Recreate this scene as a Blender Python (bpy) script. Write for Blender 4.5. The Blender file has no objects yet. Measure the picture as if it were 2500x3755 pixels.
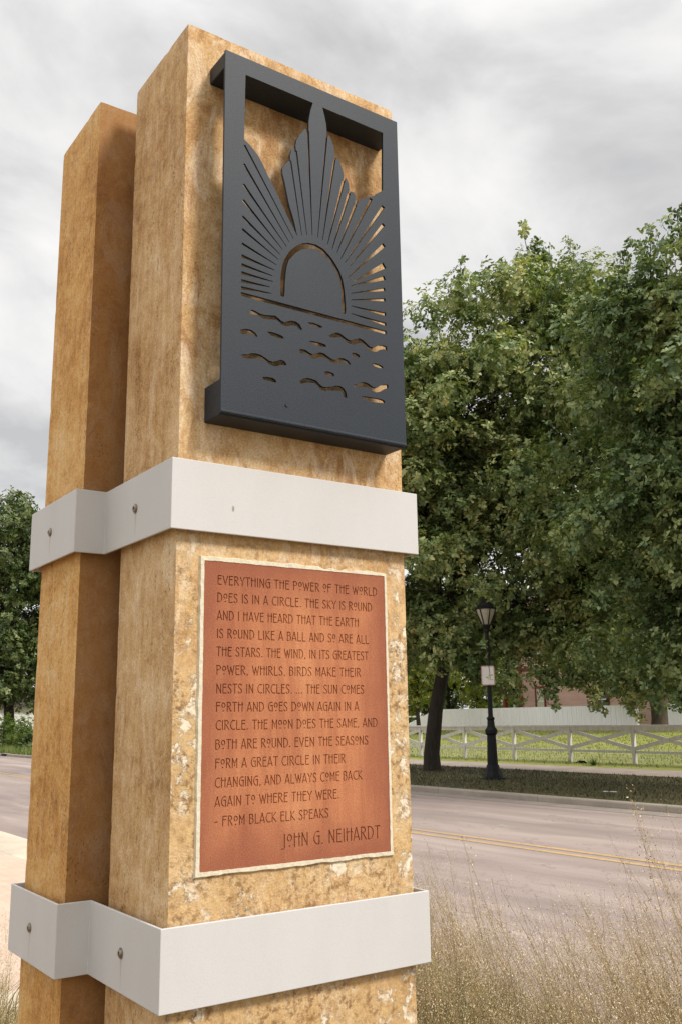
import bpy, bmesh, math, random
import numpy as np
from mathutils import Vector, Matrix, noise
from mathutils.geometry import delaunay_2d_cdt

S = bpy.context.scene
COL = S.collection
R = math.radians
rnd = random.Random(11)
nrg = np.random.default_rng(7)

# ------------------------------------------------------------------ camera
cam = bpy.data.cameras.new("camera")
cam_ob = bpy.data.objects.new("camera", cam)
COL.objects.link(cam_ob)
S.camera = cam_ob
cam.sensor_fit = 'VERTICAL'
cam.sensor_height = 36.0
cam.sensor_width = 24.0
cam.lens = 36.0 * 3486.94 / 3755.0
cam.clip_start = 0.05
cam.clip_end = 3000
CR = Vector((0.82381234, -0.56669803, -0.01365917))
CU = Vector((-0.10914482, -0.18221757, 0.97718175))
CF = Vector((0.55625591, 0.80352355, 0.21196524))
M = Matrix((CR, CU, -CF)).transposed().to_4x4()
M.translation = Vector((-0.83547, -1.81642, 1.65))
cam_ob.matrix_world = M

# ------------------------------------------------------------------ sky and sun
SUN_DIR = Vector((0.36, -0.80, 0.82)).normalized()
elev = math.asin(SUN_DIR.z)
az = math.atan2(SUN_DIR.x, SUN_DIR.y)
W = bpy.data.worlds.new("World")
S.world = W
W.use_nodes = True
nt = W.node_tree
nt.nodes.clear()
def wn(t, **k):
    n = nt.nodes.new(t)
    for a, v in k.items():
        setattr(n, a, v)
    return n
lk = nt.links.new
out = wn('ShaderNodeOutputWorld')
bg_sky = wn('ShaderNodeBackground')
bg_sky.inputs['Strength'].default_value = 0.1
sky = wn('ShaderNodeTexSky', sky_type='NISHITA')
sky.sun_disc = False
sky.sun_elevation = elev
sky.sun_rotation = az
lk(sky.outputs[0], bg_sky.inputs['Color'])
tc = wn('ShaderNodeTexCoord')
sep = wn('ShaderNodeSeparateXYZ')
lk(tc.outputs['Generated'], sep.inputs[0])
addz = wn('ShaderNodeMath', operation='MAXIMUM')
lk(sep.outputs['Z'], addz.inputs[0]); addz.inputs[1].default_value = 0.0
addz2 = wn('ShaderNodeMath', operation='ADD')
lk(addz.outputs[0], addz2.inputs[0]); addz2.inputs[1].default_value = 0.45
comb = wn('ShaderNodeCombineXYZ')
for i, a in enumerate('XY'):
    d = wn('ShaderNodeMath', operation='DIVIDE')
    lk(sep.outputs[a], d.inputs[0]); lk(addz2.outputs[0], d.inputs[1])
    lk(d.outputs[0], comb.inputs[i])
mp = wn('ShaderNodeMapping')
mp.inputs['Location'].default_value = (5.4, 0.3, 0)
mp.inputs['Rotation'].default_value = (0, 0, R(-30))
mp.inputs['Scale'].default_value = (1.0, 1.15, 1)
lk(comb.outputs[0], mp.inputs['Vector'])
n1 = wn('ShaderNodeTexNoise'); n1.inputs['Scale'].default_value = 3.3
n1.inputs['Detail'].default_value = 8; n1.inputs['Roughness'].default_value = 0.54
n1.inputs['Distortion'].default_value = 0.35
lk(mp.outputs[0], n1.inputs['Vector'])
ramp = wn('ShaderNodeValToRGB')
cr = ramp.color_ramp
cr.elements[0].position = 0.33; cr.elements[0].color = (0.44, 0.44, 0.443, 1)
cr.elements[1].position = 0.66; cr.elements[1].color = (0.78, 0.77, 0.755, 1)
e = cr.elements.new(0.43); e.color = (0.54, 0.537, 0.535, 1)
e = cr.elements.new(0.52); e.color = (0.66, 0.652, 0.645, 1)
lk(n1.outputs['Fac'], ramp.inputs['Fac'])
# overcast: the zenith of a cloud deck is brighter than the horizon
mr = wn('ShaderNodeMapRange')
mr.inputs['From Min'].default_value = 0.62; mr.inputs['From Max'].default_value = 1.0
mr.inputs['To Min'].default_value = 1.0; mr.inputs['To Max'].default_value = 2.7
lk(sep.outputs['Z'], mr.inputs['Value'])
bg_cl = wn('ShaderNodeBackground')
lk(ramp.outputs[0], bg_cl.inputs['Color'])
hz = wn('ShaderNodeMapRange')          # pale glow low on the horizon
hz.inputs['From Min'].default_value = 0.0; hz.inputs['From Max'].default_value = 0.30
hz.inputs['To Min'].default_value = 1.16; hz.inputs['To Max'].default_value = 1.0
lk(sep.outputs['Z'], hz.inputs['Value'])
mm = wn('ShaderNodeMath', operation='MULTIPLY')
lk(mr.outputs[0], mm.inputs[0]); lk(hz.outputs[0], mm.inputs[1])
lk(mm.outputs[0], bg_cl.inputs['Strength'])
mix = wn('ShaderNodeMixShader'); mix.inputs[0].default_value = 0.96
lk(bg_sky.outputs[0], mix.inputs[1]); lk(bg_cl.outputs[0], mix.inputs[2])
lk(mix.outputs[0], out.inputs['Surface'])

sun = bpy.data.lights.new("sun", 'SUN')
sun.energy = 2.4
sun.angle = R(13)
sun.color = (1.0, 0.94, 0.86)
sun_ob = bpy.data.objects.new("sun", sun)
COL.objects.link(sun_ob)
sun_ob.rotation_euler = SUN_DIR.to_track_quat('Z', 'Y').to_euler()
sun_ob.location = (5, -8, 20)

S.view_settings.view_transform = 'Standard'
S.view_settings.look = 'None'
S.view_settings.exposure = 0.41
S.view_settings.gamma = 1.0
S.view_settings.use_curve_mapping = False
S.render.engine = 'CYCLES'
S.cycles.max_bounces = 6
S.cycles.transparent_max_bounces = 8

# ------------------------------------------------------------------ helpers
class MB:
    """collects geometry, links it as ONE mesh object"""
    def __init__(s): s.v = []; s.f = []
    def box(s, x0, x1, y0, y1, z0, z1):
        n = len(s.v)
        s.v += [(x0,y0,z0),(x1,y0,z0),(x1,y1,z0),(x0,y1,z0),(x0,y0,z1),(x1,y0,z1),(x1,y1,z1),(x0,y1,z1)]
        s.f += [tuple(n+i for i in q) for q in ((0,3,2,1),(4,5,6,7),(0,1,5,4),(1,2,6,5),(2,3,7,6),(3,0,4,7))]
        return s
    def bar(s, a, b, w, h, up=(0,0,1)):
        a = Vector(a); b = Vector(b); d = (b-a).normalized()
        side = d.cross(Vector(up))
        if side.length < 1e-5: side = d.cross(Vector((1,0,0)))
        side.normalize(); u = side.cross(d).normalized()
        n = len(s.v)
        for p in (a, b):
            for i, j in ((-1,-1),(1,-1),(1,1),(-1,1)):
                s.v.append(tuple(p + side*(w/2*i) + u*(h/2*j)))
        s.f += [tuple(n+i for i in q) for q in ((0,1,2,3),(7,6,5,4),(0,4,5,1),(1,5,6,2),(2,6,7,3),(3,7,4,0))]
        return s
    def tube(s, pts, rad, n=8, cap=True):
        pts = [Vector(p) for p in pts]
        base = len(s.v)
        prev = None
        for i, p in enumerate(pts):
            d = (pts[min(i+1,len(pts)-1)] - pts[max(i-1,0)]).normalized()
            if prev is None:
                a = d.cross(Vector((0,1,0)))
                if a.length < .1: a = d.cross(Vector((1,0,0)))
            else:
                a = prev - d*prev.dot(d)
            a.normalize(); prev = a
            b = d.cross(a)
            r = rad[i] if hasattr(rad, '__len__') else rad
            for k in range(n):
                t = 2*math.pi*k/n
                s.v.append(tuple(p + (a*math.cos(t)+b*math.sin(t))*r))
        for i in range(len(pts)-1):
            for k in range(n):
                k2 = (k+1) % n
                s.f.append((base+i*n+k, base+i*n+k2, base+(i+1)*n+k2, base+(i+1)*n+k))
        if cap:
            s.f.append(tuple(base+k for k in reversed(range(n))))
            s.f.append(tuple(base+(len(pts)-1)*n+k for k in range(n)))
        return s
    def lathe(s, prof, cx=0, cy=0, n=20, flute=0):
        base = len(s.v)
        for r, z in prof:
            for k in range(n):
                t = 2*math.pi*k/n
                rr = r*(1-flute*(k % 2))
                s.v.append((cx+rr*math.cos(t), cy+rr*math.sin(t), z))
        for i in range(len(prof)-1):
            for k in range(n):
                k2 = (k+1) % n
                s.f.append((base+i*n+k, base+i*n+k2, base+(i+1)*n+k2, base+(i+1)*n+k))
        s.f.append(tuple(base+k for k in reversed(range(n))))
        s.f.append(tuple(base+(len(prof)-1)*n+k for k in range(n)))
        return s
    def build(s, name, mat, parent=None, bevel=0, smooth=False, loc=None):
        me = bpy.data.meshes.new(name)
        me.from_pydata(s.v, [], s.f)
        me.validate()
        if bevel:
            bm = bmesh.new(); bm.from_mesh(me)
            bmesh.ops.bevel(bm, geom=[e for e in bm.edges if len(e.link_faces) == 2 and e.calc_face_angle(0) > .5],
                            offset=bevel, segments=2, affect='EDGES', profile=.5)
            bm.to_mesh(me); bm.free()
        if smooth:
            me.polygons.foreach_set('use_smooth', [True]*len(me.polygons))
        me.materials.append(mat)
        o = bpy.data.objects.new(name, me)
        COL.objects.link(o)
        if loc is not None: o.location = loc
        if parent is not None: o.parent = parent
        return o

def mesh_np(name, verts, faces, mat, parent=None):
    """fast mesh from numpy arrays, faces (n,k)"""
    me = bpy.data.meshes.new(name)
    nv, (nf, k) = len(verts), faces.shape
    me.vertices.add(nv); me.vertices.foreach_set('co', np.ascontiguousarray(verts, dtype=np.float32).ravel())
    me.loops.add(nf*k); me.loops.foreach_set('vertex_index', np.ascontiguousarray(faces, dtype=np.int32).ravel())
    me.polygons.add(nf); me.polygons.foreach_set('loop_start', np.arange(0, nf*k, k, dtype=np.int32))
    me.update(calc_edges=True); me.validate()
    me.materials.append(mat)
    o = bpy.data.objects.new(name, me); COL.objects.link(o)
    if parent is not None: o.parent = parent
    return o

def tag(o, label=None, cat=None, group=None, kind=None):
    if label: o['label'] = label
    if cat: o['category'] = cat
    if group: o['group'] = group
    if kind: o['kind'] = kind
    return o
def empty(name, loc, label, cat, group=None):
    o = bpy.data.objects.new(name, None); COL.objects.link(o)
    o.location = loc; o.empty_display_size = .2
    return tag(o, label, cat, group)

# ------------------------------------------------------------------ material helpers
class NT:
    def __init__(s, name):
        s.m = bpy.data.materials.new(name); s.m.use_nodes = True
        s.t = s.m.node_tree; s.b = s.t.nodes['Principled BSDF']
        s.b.inputs['Roughness'].default_value = .8
        s.b.inputs['Specular IOR Level'].default_value = .3
        s.tc = s.t.nodes.new('ShaderNodeTexCoord')
    def n(s, t, **k):
        n = s.t.nodes.new(t)
        for a, v in k.items(): setattr(n, a, v)
        return n
    def l(s, a, b): s.t.links.new(a, b)
    def coord(s, scale=(1,1,1), rot=(0,0,0), loc=(0,0,0), src='Object'):
        m = s.n('ShaderNodeMapping')
        m.inputs['Scale'].default_value = scale; m.inputs['Rotation'].default_value = rot; m.inputs['Location'].default_value = loc
        s.l(s.tc.outputs[src], m.inputs['Vector']); return m.outputs[0]
    def noise(s, co, scale, detail=4, rough=.55, dist=0):
        n = s.n('ShaderNodeTexNoise')
        n.inputs['Scale'].default_value = scale; n.inputs['Detail'].default_value = detail
        n.inputs['Roughness'].default_value = rough; n.inputs['Distortion'].default_value = dist
        s.l(co, n.inputs['Vector']); return n.outputs['Fac']
    def vor(s, co, scale, feat='F1', out='Distance'):
        n = s.n('ShaderNodeTexVoronoi', feature=feat)
        n.inputs['Scale'].default_value = scale
        s.l(co, n.inputs['Vector']); return n.outputs[out]
    def ramp(s, fac, stops, interp='LINEAR'):
        r = s.n('ShaderNodeValToRGB'); c = r.color_ramp; c.interpolation = interp
        def col(v): return (v[0],v[1],v[2],1) if hasattr(v,'__len__') else (v,v,v,1)
        c.elements[0].position = stops[0][0]; c.elements[0].color = col(stops[0][1])
        c.elements[1].position = stops[-1][0]; c.elements[1].color = col(stops[-1][1])
        for p, v in stops[1:-1]:
            e = c.elements.new(p); e.color = col(v)
        s.l(fac, r.inputs['Fac']); return r.outputs['Color']
    def mix(s, fac, a, b, blend='MIX'):
        m = s.n('ShaderNodeMix', data_type='RGBA', blend_type=blend)
        for i, v in ((0, fac), (6, a), (7, b)):
            if hasattr(v, 'is_linked'): s.l(v, m.inputs[i])
            else: m.inputs[i].default_value = v if i == 0 else (v[0],v[1],v[2],1)
        return m.outputs[2]
    def math(s, op, a, b=0, clamp=False):
        m = s.n('ShaderNodeMath', operation=op); m.use_clamp = clamp
        for i, v in ((0,a),(1,b)):
            if hasattr(v, 'is_linked'): s.l(v, m.inputs[i])
            else: m.inputs[i].default_value = v
        return m.outputs[0]
    def bump(s, h, strength=.5, dist=.01, prev=None):
        b = s.n('ShaderNodeBump'); b.inputs['Strength'].default_value = strength; b.inputs['Distance'].default_value = dist
        s.l(h, b.inputs['Height'])
        if prev is not None: s.l(prev, b.inputs['Normal'])
        return b.outputs[0]
    def base(s, v): s.l(v, s.b.inputs['Base Color'])
    def normal(s, v): s.l(v, s.b.inputs['Normal'])

def simple(name, col, rough=.7, var=.15, scale=8, metal=0, spec=.3, bump=.0, bscale=60, bdist=.003):
    t = NT(name)
    n = t.noise(t.coord(), scale, 5)
    a = tuple(c*(1-var) for c in col); b = tuple(min(1,c*(1+var)) for c in col)
    t.base(t.ramp(n, [(.3,a),(.7,b)]))
    t.b.inputs['Roughness'].default_value = rough; t.b.inputs['Metallic'].default_value = metal
    t.b.inputs['Specular IOR Level'].default_value = spec
    if bump: t.normal(t.bump(t.noise(t.coord(), bscale, 4), bump, bdist))
    return t.m

# ------------------------------------------------------------------ stone
def travertine(name, rough_band, STOPS, streak=1.0):
    t = NT(name)
    P = t.coord()
    # bedding planes lie parallel to the broad face, so edges on the narrow sides show vertical veins
    warp = t.noise(t.coord((1.5,1.5,.5)), 2.2, 3)
    vein = t.noise(t.coord((1.2,20,1.0)), 1.6, 6, .66, .5)
    vein2 = t.noise(t.coord((2.5,80,3.2)), 1.3, 6, .7, .35)
    blot = t.noise(t.coord((1,.7,1)), 6.5, 7, .62, 1.1)
    big = t.noise(P, 1.7, 4, .5, .5)
    f = t.math('ADD', t.math('MULTIPLY', vein, .17), t.math('MULTIPLY', blot, .36))
    f = t.math('ADD', f, t.math('MULTIPLY', vein2, .11))
    mid = t.noise(P, 38, 5, .75, .4)
    f = t.math('ADD', f, t.math('MULTIPLY', big, .36))
    f = t.math('ADD', f, t.math('MULTIPLY', t.math('SUBTRACT', mid, .5), .32))
    c = t.ramp(f, STOPS)
    # rusty feathered streaks, strongest across the bed (broad faces)
    gn = t.n('ShaderNodeSeparateXYZ'); t.l(t.tc.outputs['Normal'], gn.inputs[0])
    bf = t.ramp(t.math('ABSOLUTE', gn.outputs['Y']), [(.4,.55),(.6,1)])
    st = t.noise(t.coord((2.4,2.4,1.0),(0,R(26),0)), 9, 9, .76, 1.3)
    c = t.mix(t.math('MULTIPLY', bf, t.ramp(st,[(.49,0),(.63,0.74*streak)])), c, (.36,.18,.08))
    st2 = t.noise(t.coord((2.0,2.2,.8),(0,R(26),0),(3,1,0)), 8, 9, .74, 1.2)
    c = t.mix(t.math('MULTIPLY', bf, t.ramp(st2,[(.50,0),(.63,0.66*streak)])), c, (.80,.64,.46))
    # fine grain
    gr = t.noise(P, 210, 3, .7)
    c = t.mix(.58, c, t.ramp(gr,[(.3,(.22,.22,.22)),(.7,(.80,.80,.80))]), 'OVERLAY')
    # pits, stretched along the veins
    # broad faces of the plain pillar painted browner, shade behind the front pillar included
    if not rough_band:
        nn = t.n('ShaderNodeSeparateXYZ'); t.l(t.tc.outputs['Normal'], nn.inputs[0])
        broad_shade = t.ramp(t.math('ABSOLUTE', nn.outputs['Y']), [(.4,0),(.6,.74)])
        c = t.mix(t.math('MULTIPLY', broad_shade, t.ramp(big,[(.3,.85),(.6,1)])), c, (.24,.108,.042))
    pit = t.vor(t.coord((1,1.8,.62)), 120)
    pm = t.noise(t.coord((2,14,1.5),(0,0,0),(5,2,1)), 2.2, 5, .65)
    pits = t.math('MULTIPLY', t.ramp(pit,[(.16,1),(.30,0)]), t.ramp(pm,[(.54,0),(.62,1)]))
    pits = t.math('MULTIPLY', pits, t.ramp(t.math('ABSOLUTE', gn.outputs['Y']), [(.4,1),(.6,.30)]))
    c = t.mix(t.math('MULTIPLY', pits, .62), c, (.12,.055,.02))
    # weathered, spalled stone round the tablet (below the middle band, broad face only)
    sx = t.n('ShaderNodeSeparateXYZ'); t.l(t.tc.outputs['Object'], sx.inputs[0])
    low = t.ramp(t.math('MULTIPLY', sx.outputs['Z'], .25), [(.49,1),(.53,0)])
    geo = t.n('ShaderNodeSeparateXYZ'); t.l(t.tc.outputs['Normal'], geo.inputs[0])
    front = t.ramp(t.math('MULTIPLY', geo.outputs['Y'], -1), [(.4,0),(.6,1)])
    lf = t.math('MULTIPLY', low, front)
    if not rough_band: lf = t.math('MULTIPLY', lf, .04)
    pale = t.noise(t.coord((1,1,1),(0,0,0),(9,3,2)), 3.2, 5, .6, .6)
    c = t.mix(t.math('MULTIPLY', lf, t.ramp(pale,[(.35,.15),(.65,.75)])), c, (.62,.43,.21))
    sp = t.noise(t.coord((1,1,.8),(0,0,0),(1,7,4)), 26, 10, .72, .5)
    spm = t.noise(t.coord((1,1,1),(0,0,0),(2,2,8)), 6, 4, .6, .3)
    edge = t.math('ABSOLUTE', t.math('SUBTRACT', sx.outputs['X'], .305))
    spm = t.math('ADD', spm, t.ramp(edge,[(.235,-.0),(.27,.10)]))
    spm = t.math('ADD', spm, t.ramp(sx.outputs['Z'],[(.0,.0),(1.,.0)]))
    spall = t.math('MULTIPLY', t.math('MULTIPLY', t.ramp(sp,[(.515,0),(.55,1)]), t.ramp(spm,[(.52,0),(.60,1)])), lf)
    c = t.mix(t.math('MULTIPLY', spall, .9), c, (.84,.74,.58))
    crumb = t.noise(P, 60, 6, .7)
    cm = t.math('MULTIPLY', lf, t.ramp(t.noise(P, 8, 5, .65),[(.42,.12),(.54,1)]))
    c = t.mix(t.math('MULTIPLY', cm, t.ramp(crumb,[(.40,.85),(.52,0)])), c, (.25,.135,.055))
    t.base(c)
    h = t.math('ADD', t.math('MULTIPLY', gr, .10), t.math('MULTIPLY', pits, -1.0))
    h = t.math('ADD', h, t.math('MULTIPLY', t.math('MULTIPLY', crumb, cm), .9))
    h = t.math('ADD', h, t.math('MULTIPLY', spall, -.3))
    h = t.math('ADD', h, t.math('MULTIPLY', vein2, .25))
    t.normal(t.bump(h, .8, .005))
    t.b.inputs['Roughness'].default_value = .85
    t.b.inputs['Specular IOR Level'].default_value = .2
    return t.m
M_stone = travertine('travertine', True, [(.38,(.36,.195,.080)),(.45,(.52,.315,.138)),(.50,(.60,.39,.188)),(.55,(.665,.455,.245)),(.62,(.76,.585,.365))])
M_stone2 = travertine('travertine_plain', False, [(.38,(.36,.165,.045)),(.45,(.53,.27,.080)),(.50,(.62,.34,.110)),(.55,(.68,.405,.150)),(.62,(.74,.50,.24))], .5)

def stone_shaft(name, x0, x1, y0, y1, z0, z1, mat, parent, seed, step=.02):
    """a sawn slab with slightly chipped arrises"""
    nx = max(2, round((x1-x0)/step)); ny = max(2, round((y1-y0)/step)); nz = max(2, round((z1-z0)/step))
    bm = bmesh.new(); cache = {}
    def vert(i, j, k):
        key = (i, j, k)
        if key in cache: return cache[key]
        p = Vector((x0+(x1-x0)*i/nx, y0+(y1-y0)*j/ny, z0+(z1-z0)*k/nz))
        ex = i in (0, nx); ey = j in (0, ny); ez = k in (0, nz)
        if ex+ey+ez >= 2:
            q = p*14 + Vector((seed, seed*2, 0))
            a = max(0, noise.noise(q)-.2)*.0012 + max(0, noise.noise(p*70+Vector((0,seed,3)))-.35)*.007 + .0010
            if ex+ey+ez == 3: a = .0015
            if ex: p.x += a if i == 0 else -a
            if ey: p.y += a if j == 0 else -a
            if ez and k == nz: p.z -= a
        else:
            d = noise.noise(p*9+Vector((seed,0,0)))*.0008
            if ex: p.x += d
            if ey: p.y += d
        cache[key] = bm.verts.new(p); return cache[key]
    def quad(a, b, c, d): bm.faces.new((a, b, c, d))
    for k in range(nz):
        for i in range(nx):
            quad(vert(i,0,k), vert(i+1,0,k), vert(i+1,0,k+1), vert(i,0,k+1))
            quad(vert(i+1,ny,k), vert(i,ny,k), vert(i,ny,k+1), vert(i+1,ny,k+1))
        for j in range(ny):
            quad(vert(0,j+1,k), vert(0,j,k), vert(0,j,k+1), vert(0,j+1,k+1))
            quad(vert(nx,j,k), vert(nx,j+1,k), vert(nx,j+1,k+1), vert(nx,j,k+1))
    for i in range(nx):
        for j in range(ny):
            quad(vert(i,j,nz), vert(i+1,j,nz), vert(i+1,j+1,nz), vert(i,j+1,nz))
            quad(vert(i,j+1,0), vert(i+1,j+1,0), vert(i+1,j,0), vert(i,j,0))
    me = bpy.data.meshes.new(name); bm.to_mesh(me); bm.free()
    me.materials.append(mat)
    o = bpy.data.objects.new(name, me); COL.objects.link(o); o.parent = parent
    return o

def carved(name, rect, cuts, yf, yb, mat, parent, floor=None):
    """flat plate facing -Y with real cut-outs (floor=None) or real engraved recesses (floor=y)"""
    x0, x1, z0, z1 = rect
    vs = [Vector(p) for p in ((x0,z0),(x1,z0),(x1,z1),(x0,z1))]; fs = [[0,1,2,3]]
    for c in cuts:
        pts = [Vector(p) for p in c]
        area = sum(a.x*b.y-b.x*a.y for a, b in zip(pts, pts[1:]+pts[:1]))
        if area < 0: pts.reverse()
        fs.append(list(range(len(vs), len(vs)+len(pts)))); vs += pts
    V, E, F, ov, oe, of = delaunay_2d_cdt(vs, [], fs, 1, 1e-6)
    mb = MB(); idx = {}
    def gv(i, y):
        if (i, y) not in idx:
            idx[(i, y)] = len(mb.v); mb.v.append((V[i].x, y, V[i].y))
        return idx[(i, y)]
    keep = {}
    for f, o in zip(F, of):
        if 0 not in o: continue
        f = list(f)
        ar = sum(V[a].x*V[b].y-V[b].x*V[a].y for a, b in zip(f, f[1:]+f[:1]))
        if ar < 0: f.reverse()
        cut = any(k > 0 for k in o)
        if not cut:
            mb.f.append(tuple(gv(i, yf) for i in f))
            if floor is None: mb.f.append(tuple(gv(i, yb) for i in reversed(f)))
            for a, b in zip(f, f[1:]+f[:1]): keep[(a, b)] = True
        elif floor is not None:
            mb.f.append(tuple(gv(i, floor) for i in f))
    for a, b in keep:
        if (b, a) not in keep:
            edge = all(abs(V[i].x-x0) < 1e-5 or abs(V[i].x-x1) < 1e-5 or abs(V[i].y-z0) < 1e-5 or abs(V[i].y-z1) < 1e-5 for i in (a, b))
            y = yb if (floor is None or edge) else floor
            mb.f.append((gv(b, yf), gv(a, yf), gv(a, y), gv(b, y)))
    return mb.build(name, mat, parent)

GZ = 0.10     # level of the near planting bed and paving
mon = empty('stone_monument', (0,0,0), 'tall tan stone monument wrapped by white steel bands, bearing a dark sunrise screen', 'monument')
WD, DP, X2, Y2F, Y2B, O = .61, .3102, .0742, .3763, .6737, .0247
p1 = stone_shaft('pillar', 0, WD, 0, DP, 0, 3.2766, M_stone, mon, 3.1)
tag(p1, 'front pillar carrying the dark sunrise screen and the quote tablet')
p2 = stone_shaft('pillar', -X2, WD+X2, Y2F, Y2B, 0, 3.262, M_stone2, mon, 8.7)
tag(p2, 'plain rear pillar standing behind the front one')

# white painted steel bands
M_band = NT('white_painted_steel')
_t = M_band
_gr = _t.noise(_t.coord(), 420, 3, .7)
_pt = _t.noise(_t.coord((1,1,.25)), 9, 5)
_c = _t.mix(.3, _t.ramp(_pt,[(.3,(.57,.56,.55)),(.7,(.62,.612,.605))]), _t.ramp(_gr,[(.3,(.52,.512,.505)),(.7,(.67,.66,.65))]))
_sx = _t.n('ShaderNodeSeparateXYZ'); _t.l(_t.tc.outputs['Object'], _sx.inputs[0])
for _y, _w in ((.166, .0045), (.534, .0045)):
    _d = _t.math('ABSOLUTE', _t.math('SUBTRACT', _t.math('ADD', _sx.outputs['Y'], _t.math('MULTIPLY', _t.math('SUBTRACT', _t.noise(_t.coord((1,1,1)), 22, 3), .5), .006)), _y))
    for _z in (2.118, 1.186):
        _dz = _t.math('SUBTRACT', _z, _sx.outputs['Z'])
        _m = _t.math('MULTIPLY', _t.ramp(_d,[(.0,.55),(_w,0)]), _t.math('MULTIPLY', _t.ramp(_dz,[(.0,0),(.012,1)]), _t.ramp(_dz,[(.03,1),(.075,0)])))
        _c = _t.mix(_m, _c, (.36,.29,.20))
# a small rust ding on the broad face of the upper band, and faint scuffs
_dx = _t.math('ABSOLUTE', _t.math('SUBTRACT', _sx.outputs['X'], .121)); _dz = _t.math('ABSOLUTE', _t.math('SUBTRACT', _sx.outputs['Z'], 2.098))
_m = _t.math('MULTIPLY', _t.ramp(_dx,[(.0010,1),(.0024,0)]), _t.ramp(_dz,[(.0035,1),(.0060,0)]))
_c = _t.mix(_m, _c, (.16,.10,.05))
_sc = _t.noise(_t.coord((6,6,40)), 3, 6, .75); _c = _t.mix(_t.ramp(_sc,[(.60,0),(.72,.35)]), _c, (.52,.49,.44))
_t.base(_c); _t.b.inputs['Roughness'].default_value = .55
_t.normal(_t.bump(_gr, .3, .001)); M_band = _t.m
M_bolt = simple('bolt_steel', (.30,.26,.21), .42, .3, 150, metal=.85)
def band(z0, z1):
    ys, yb = Y2F-O, Y2B+O
    outer = [(-O,-O),(WD+O,-O),(WD+O,ys),(WD+X2+O,ys),(WD+X2+O,yb),(-X2-O,yb),(-X2-O,ys),(-O,ys)]
    t = .006
    inner = [(-O+t,-O+t),(WD+O-t,-O+t),(WD+O-t,ys+t),(WD+X2+O-t,ys+t),(WD+X2+O-t,yb-t),(-X2-O+t,yb-t),(-X2-O+t,ys+t),(-O+t,ys+t)]
    mb = MB(); n = 8
    for ring in (outer, inner):
        for z in (z0, z1): mb.v += [(x,y,z) for x,y in ring]
    for k in range(n):
        q = (k+1) % n
        mb.f += [(k,q,n+q,n+k), (2*n+q,2*n+k,3*n+k,3*n+q), (n+k,n+q,3*n+q,3*n+k), (q,k,2*n+k,2*n+q)]
    o = mb.build('steel_band', M_band, mon, bevel=.0016)
    zc = (z0+z1)/2
    for x, y, dz in ((-O, .166, 0), (-X2-O, .534, 0)):
        b = MB()
        # washer, then a domed head with a hex socket
        def ring(r, d, m=20): return [(x-d, y+r*math.cos(2*math.pi*k/m), zc+r*math.sin(2*math.pi*k/m)) for k in range(m)]
        m = 20; rings = [ring(.0112,0), ring(.0112,.0016), ring(.0090,.0016), ring(.0086,.0036), ring(.0064,.0052), ring(.0042,.0056), ring(.0038,.0025)]
        for rg in rings: b.v += rg
        for i in range(len(rings)-1):
            for k in range(m):
                q = (k+1) % m
                b.f.append((i*m+k, (i+1)*m+k, (i+1)*m+q, i*m+q))
        b.f.append(tuple((len(rings)-1)*m+k for k in reversed(range(m))))
        b.build('bolt', M_bolt, o)
    return o
tag(band(2.0413, 2.1944), 'white steel band between the sunrise screen and the tablet')
tag(band(1.1101, 1.2623), 'white steel band below the tablet')

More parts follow.
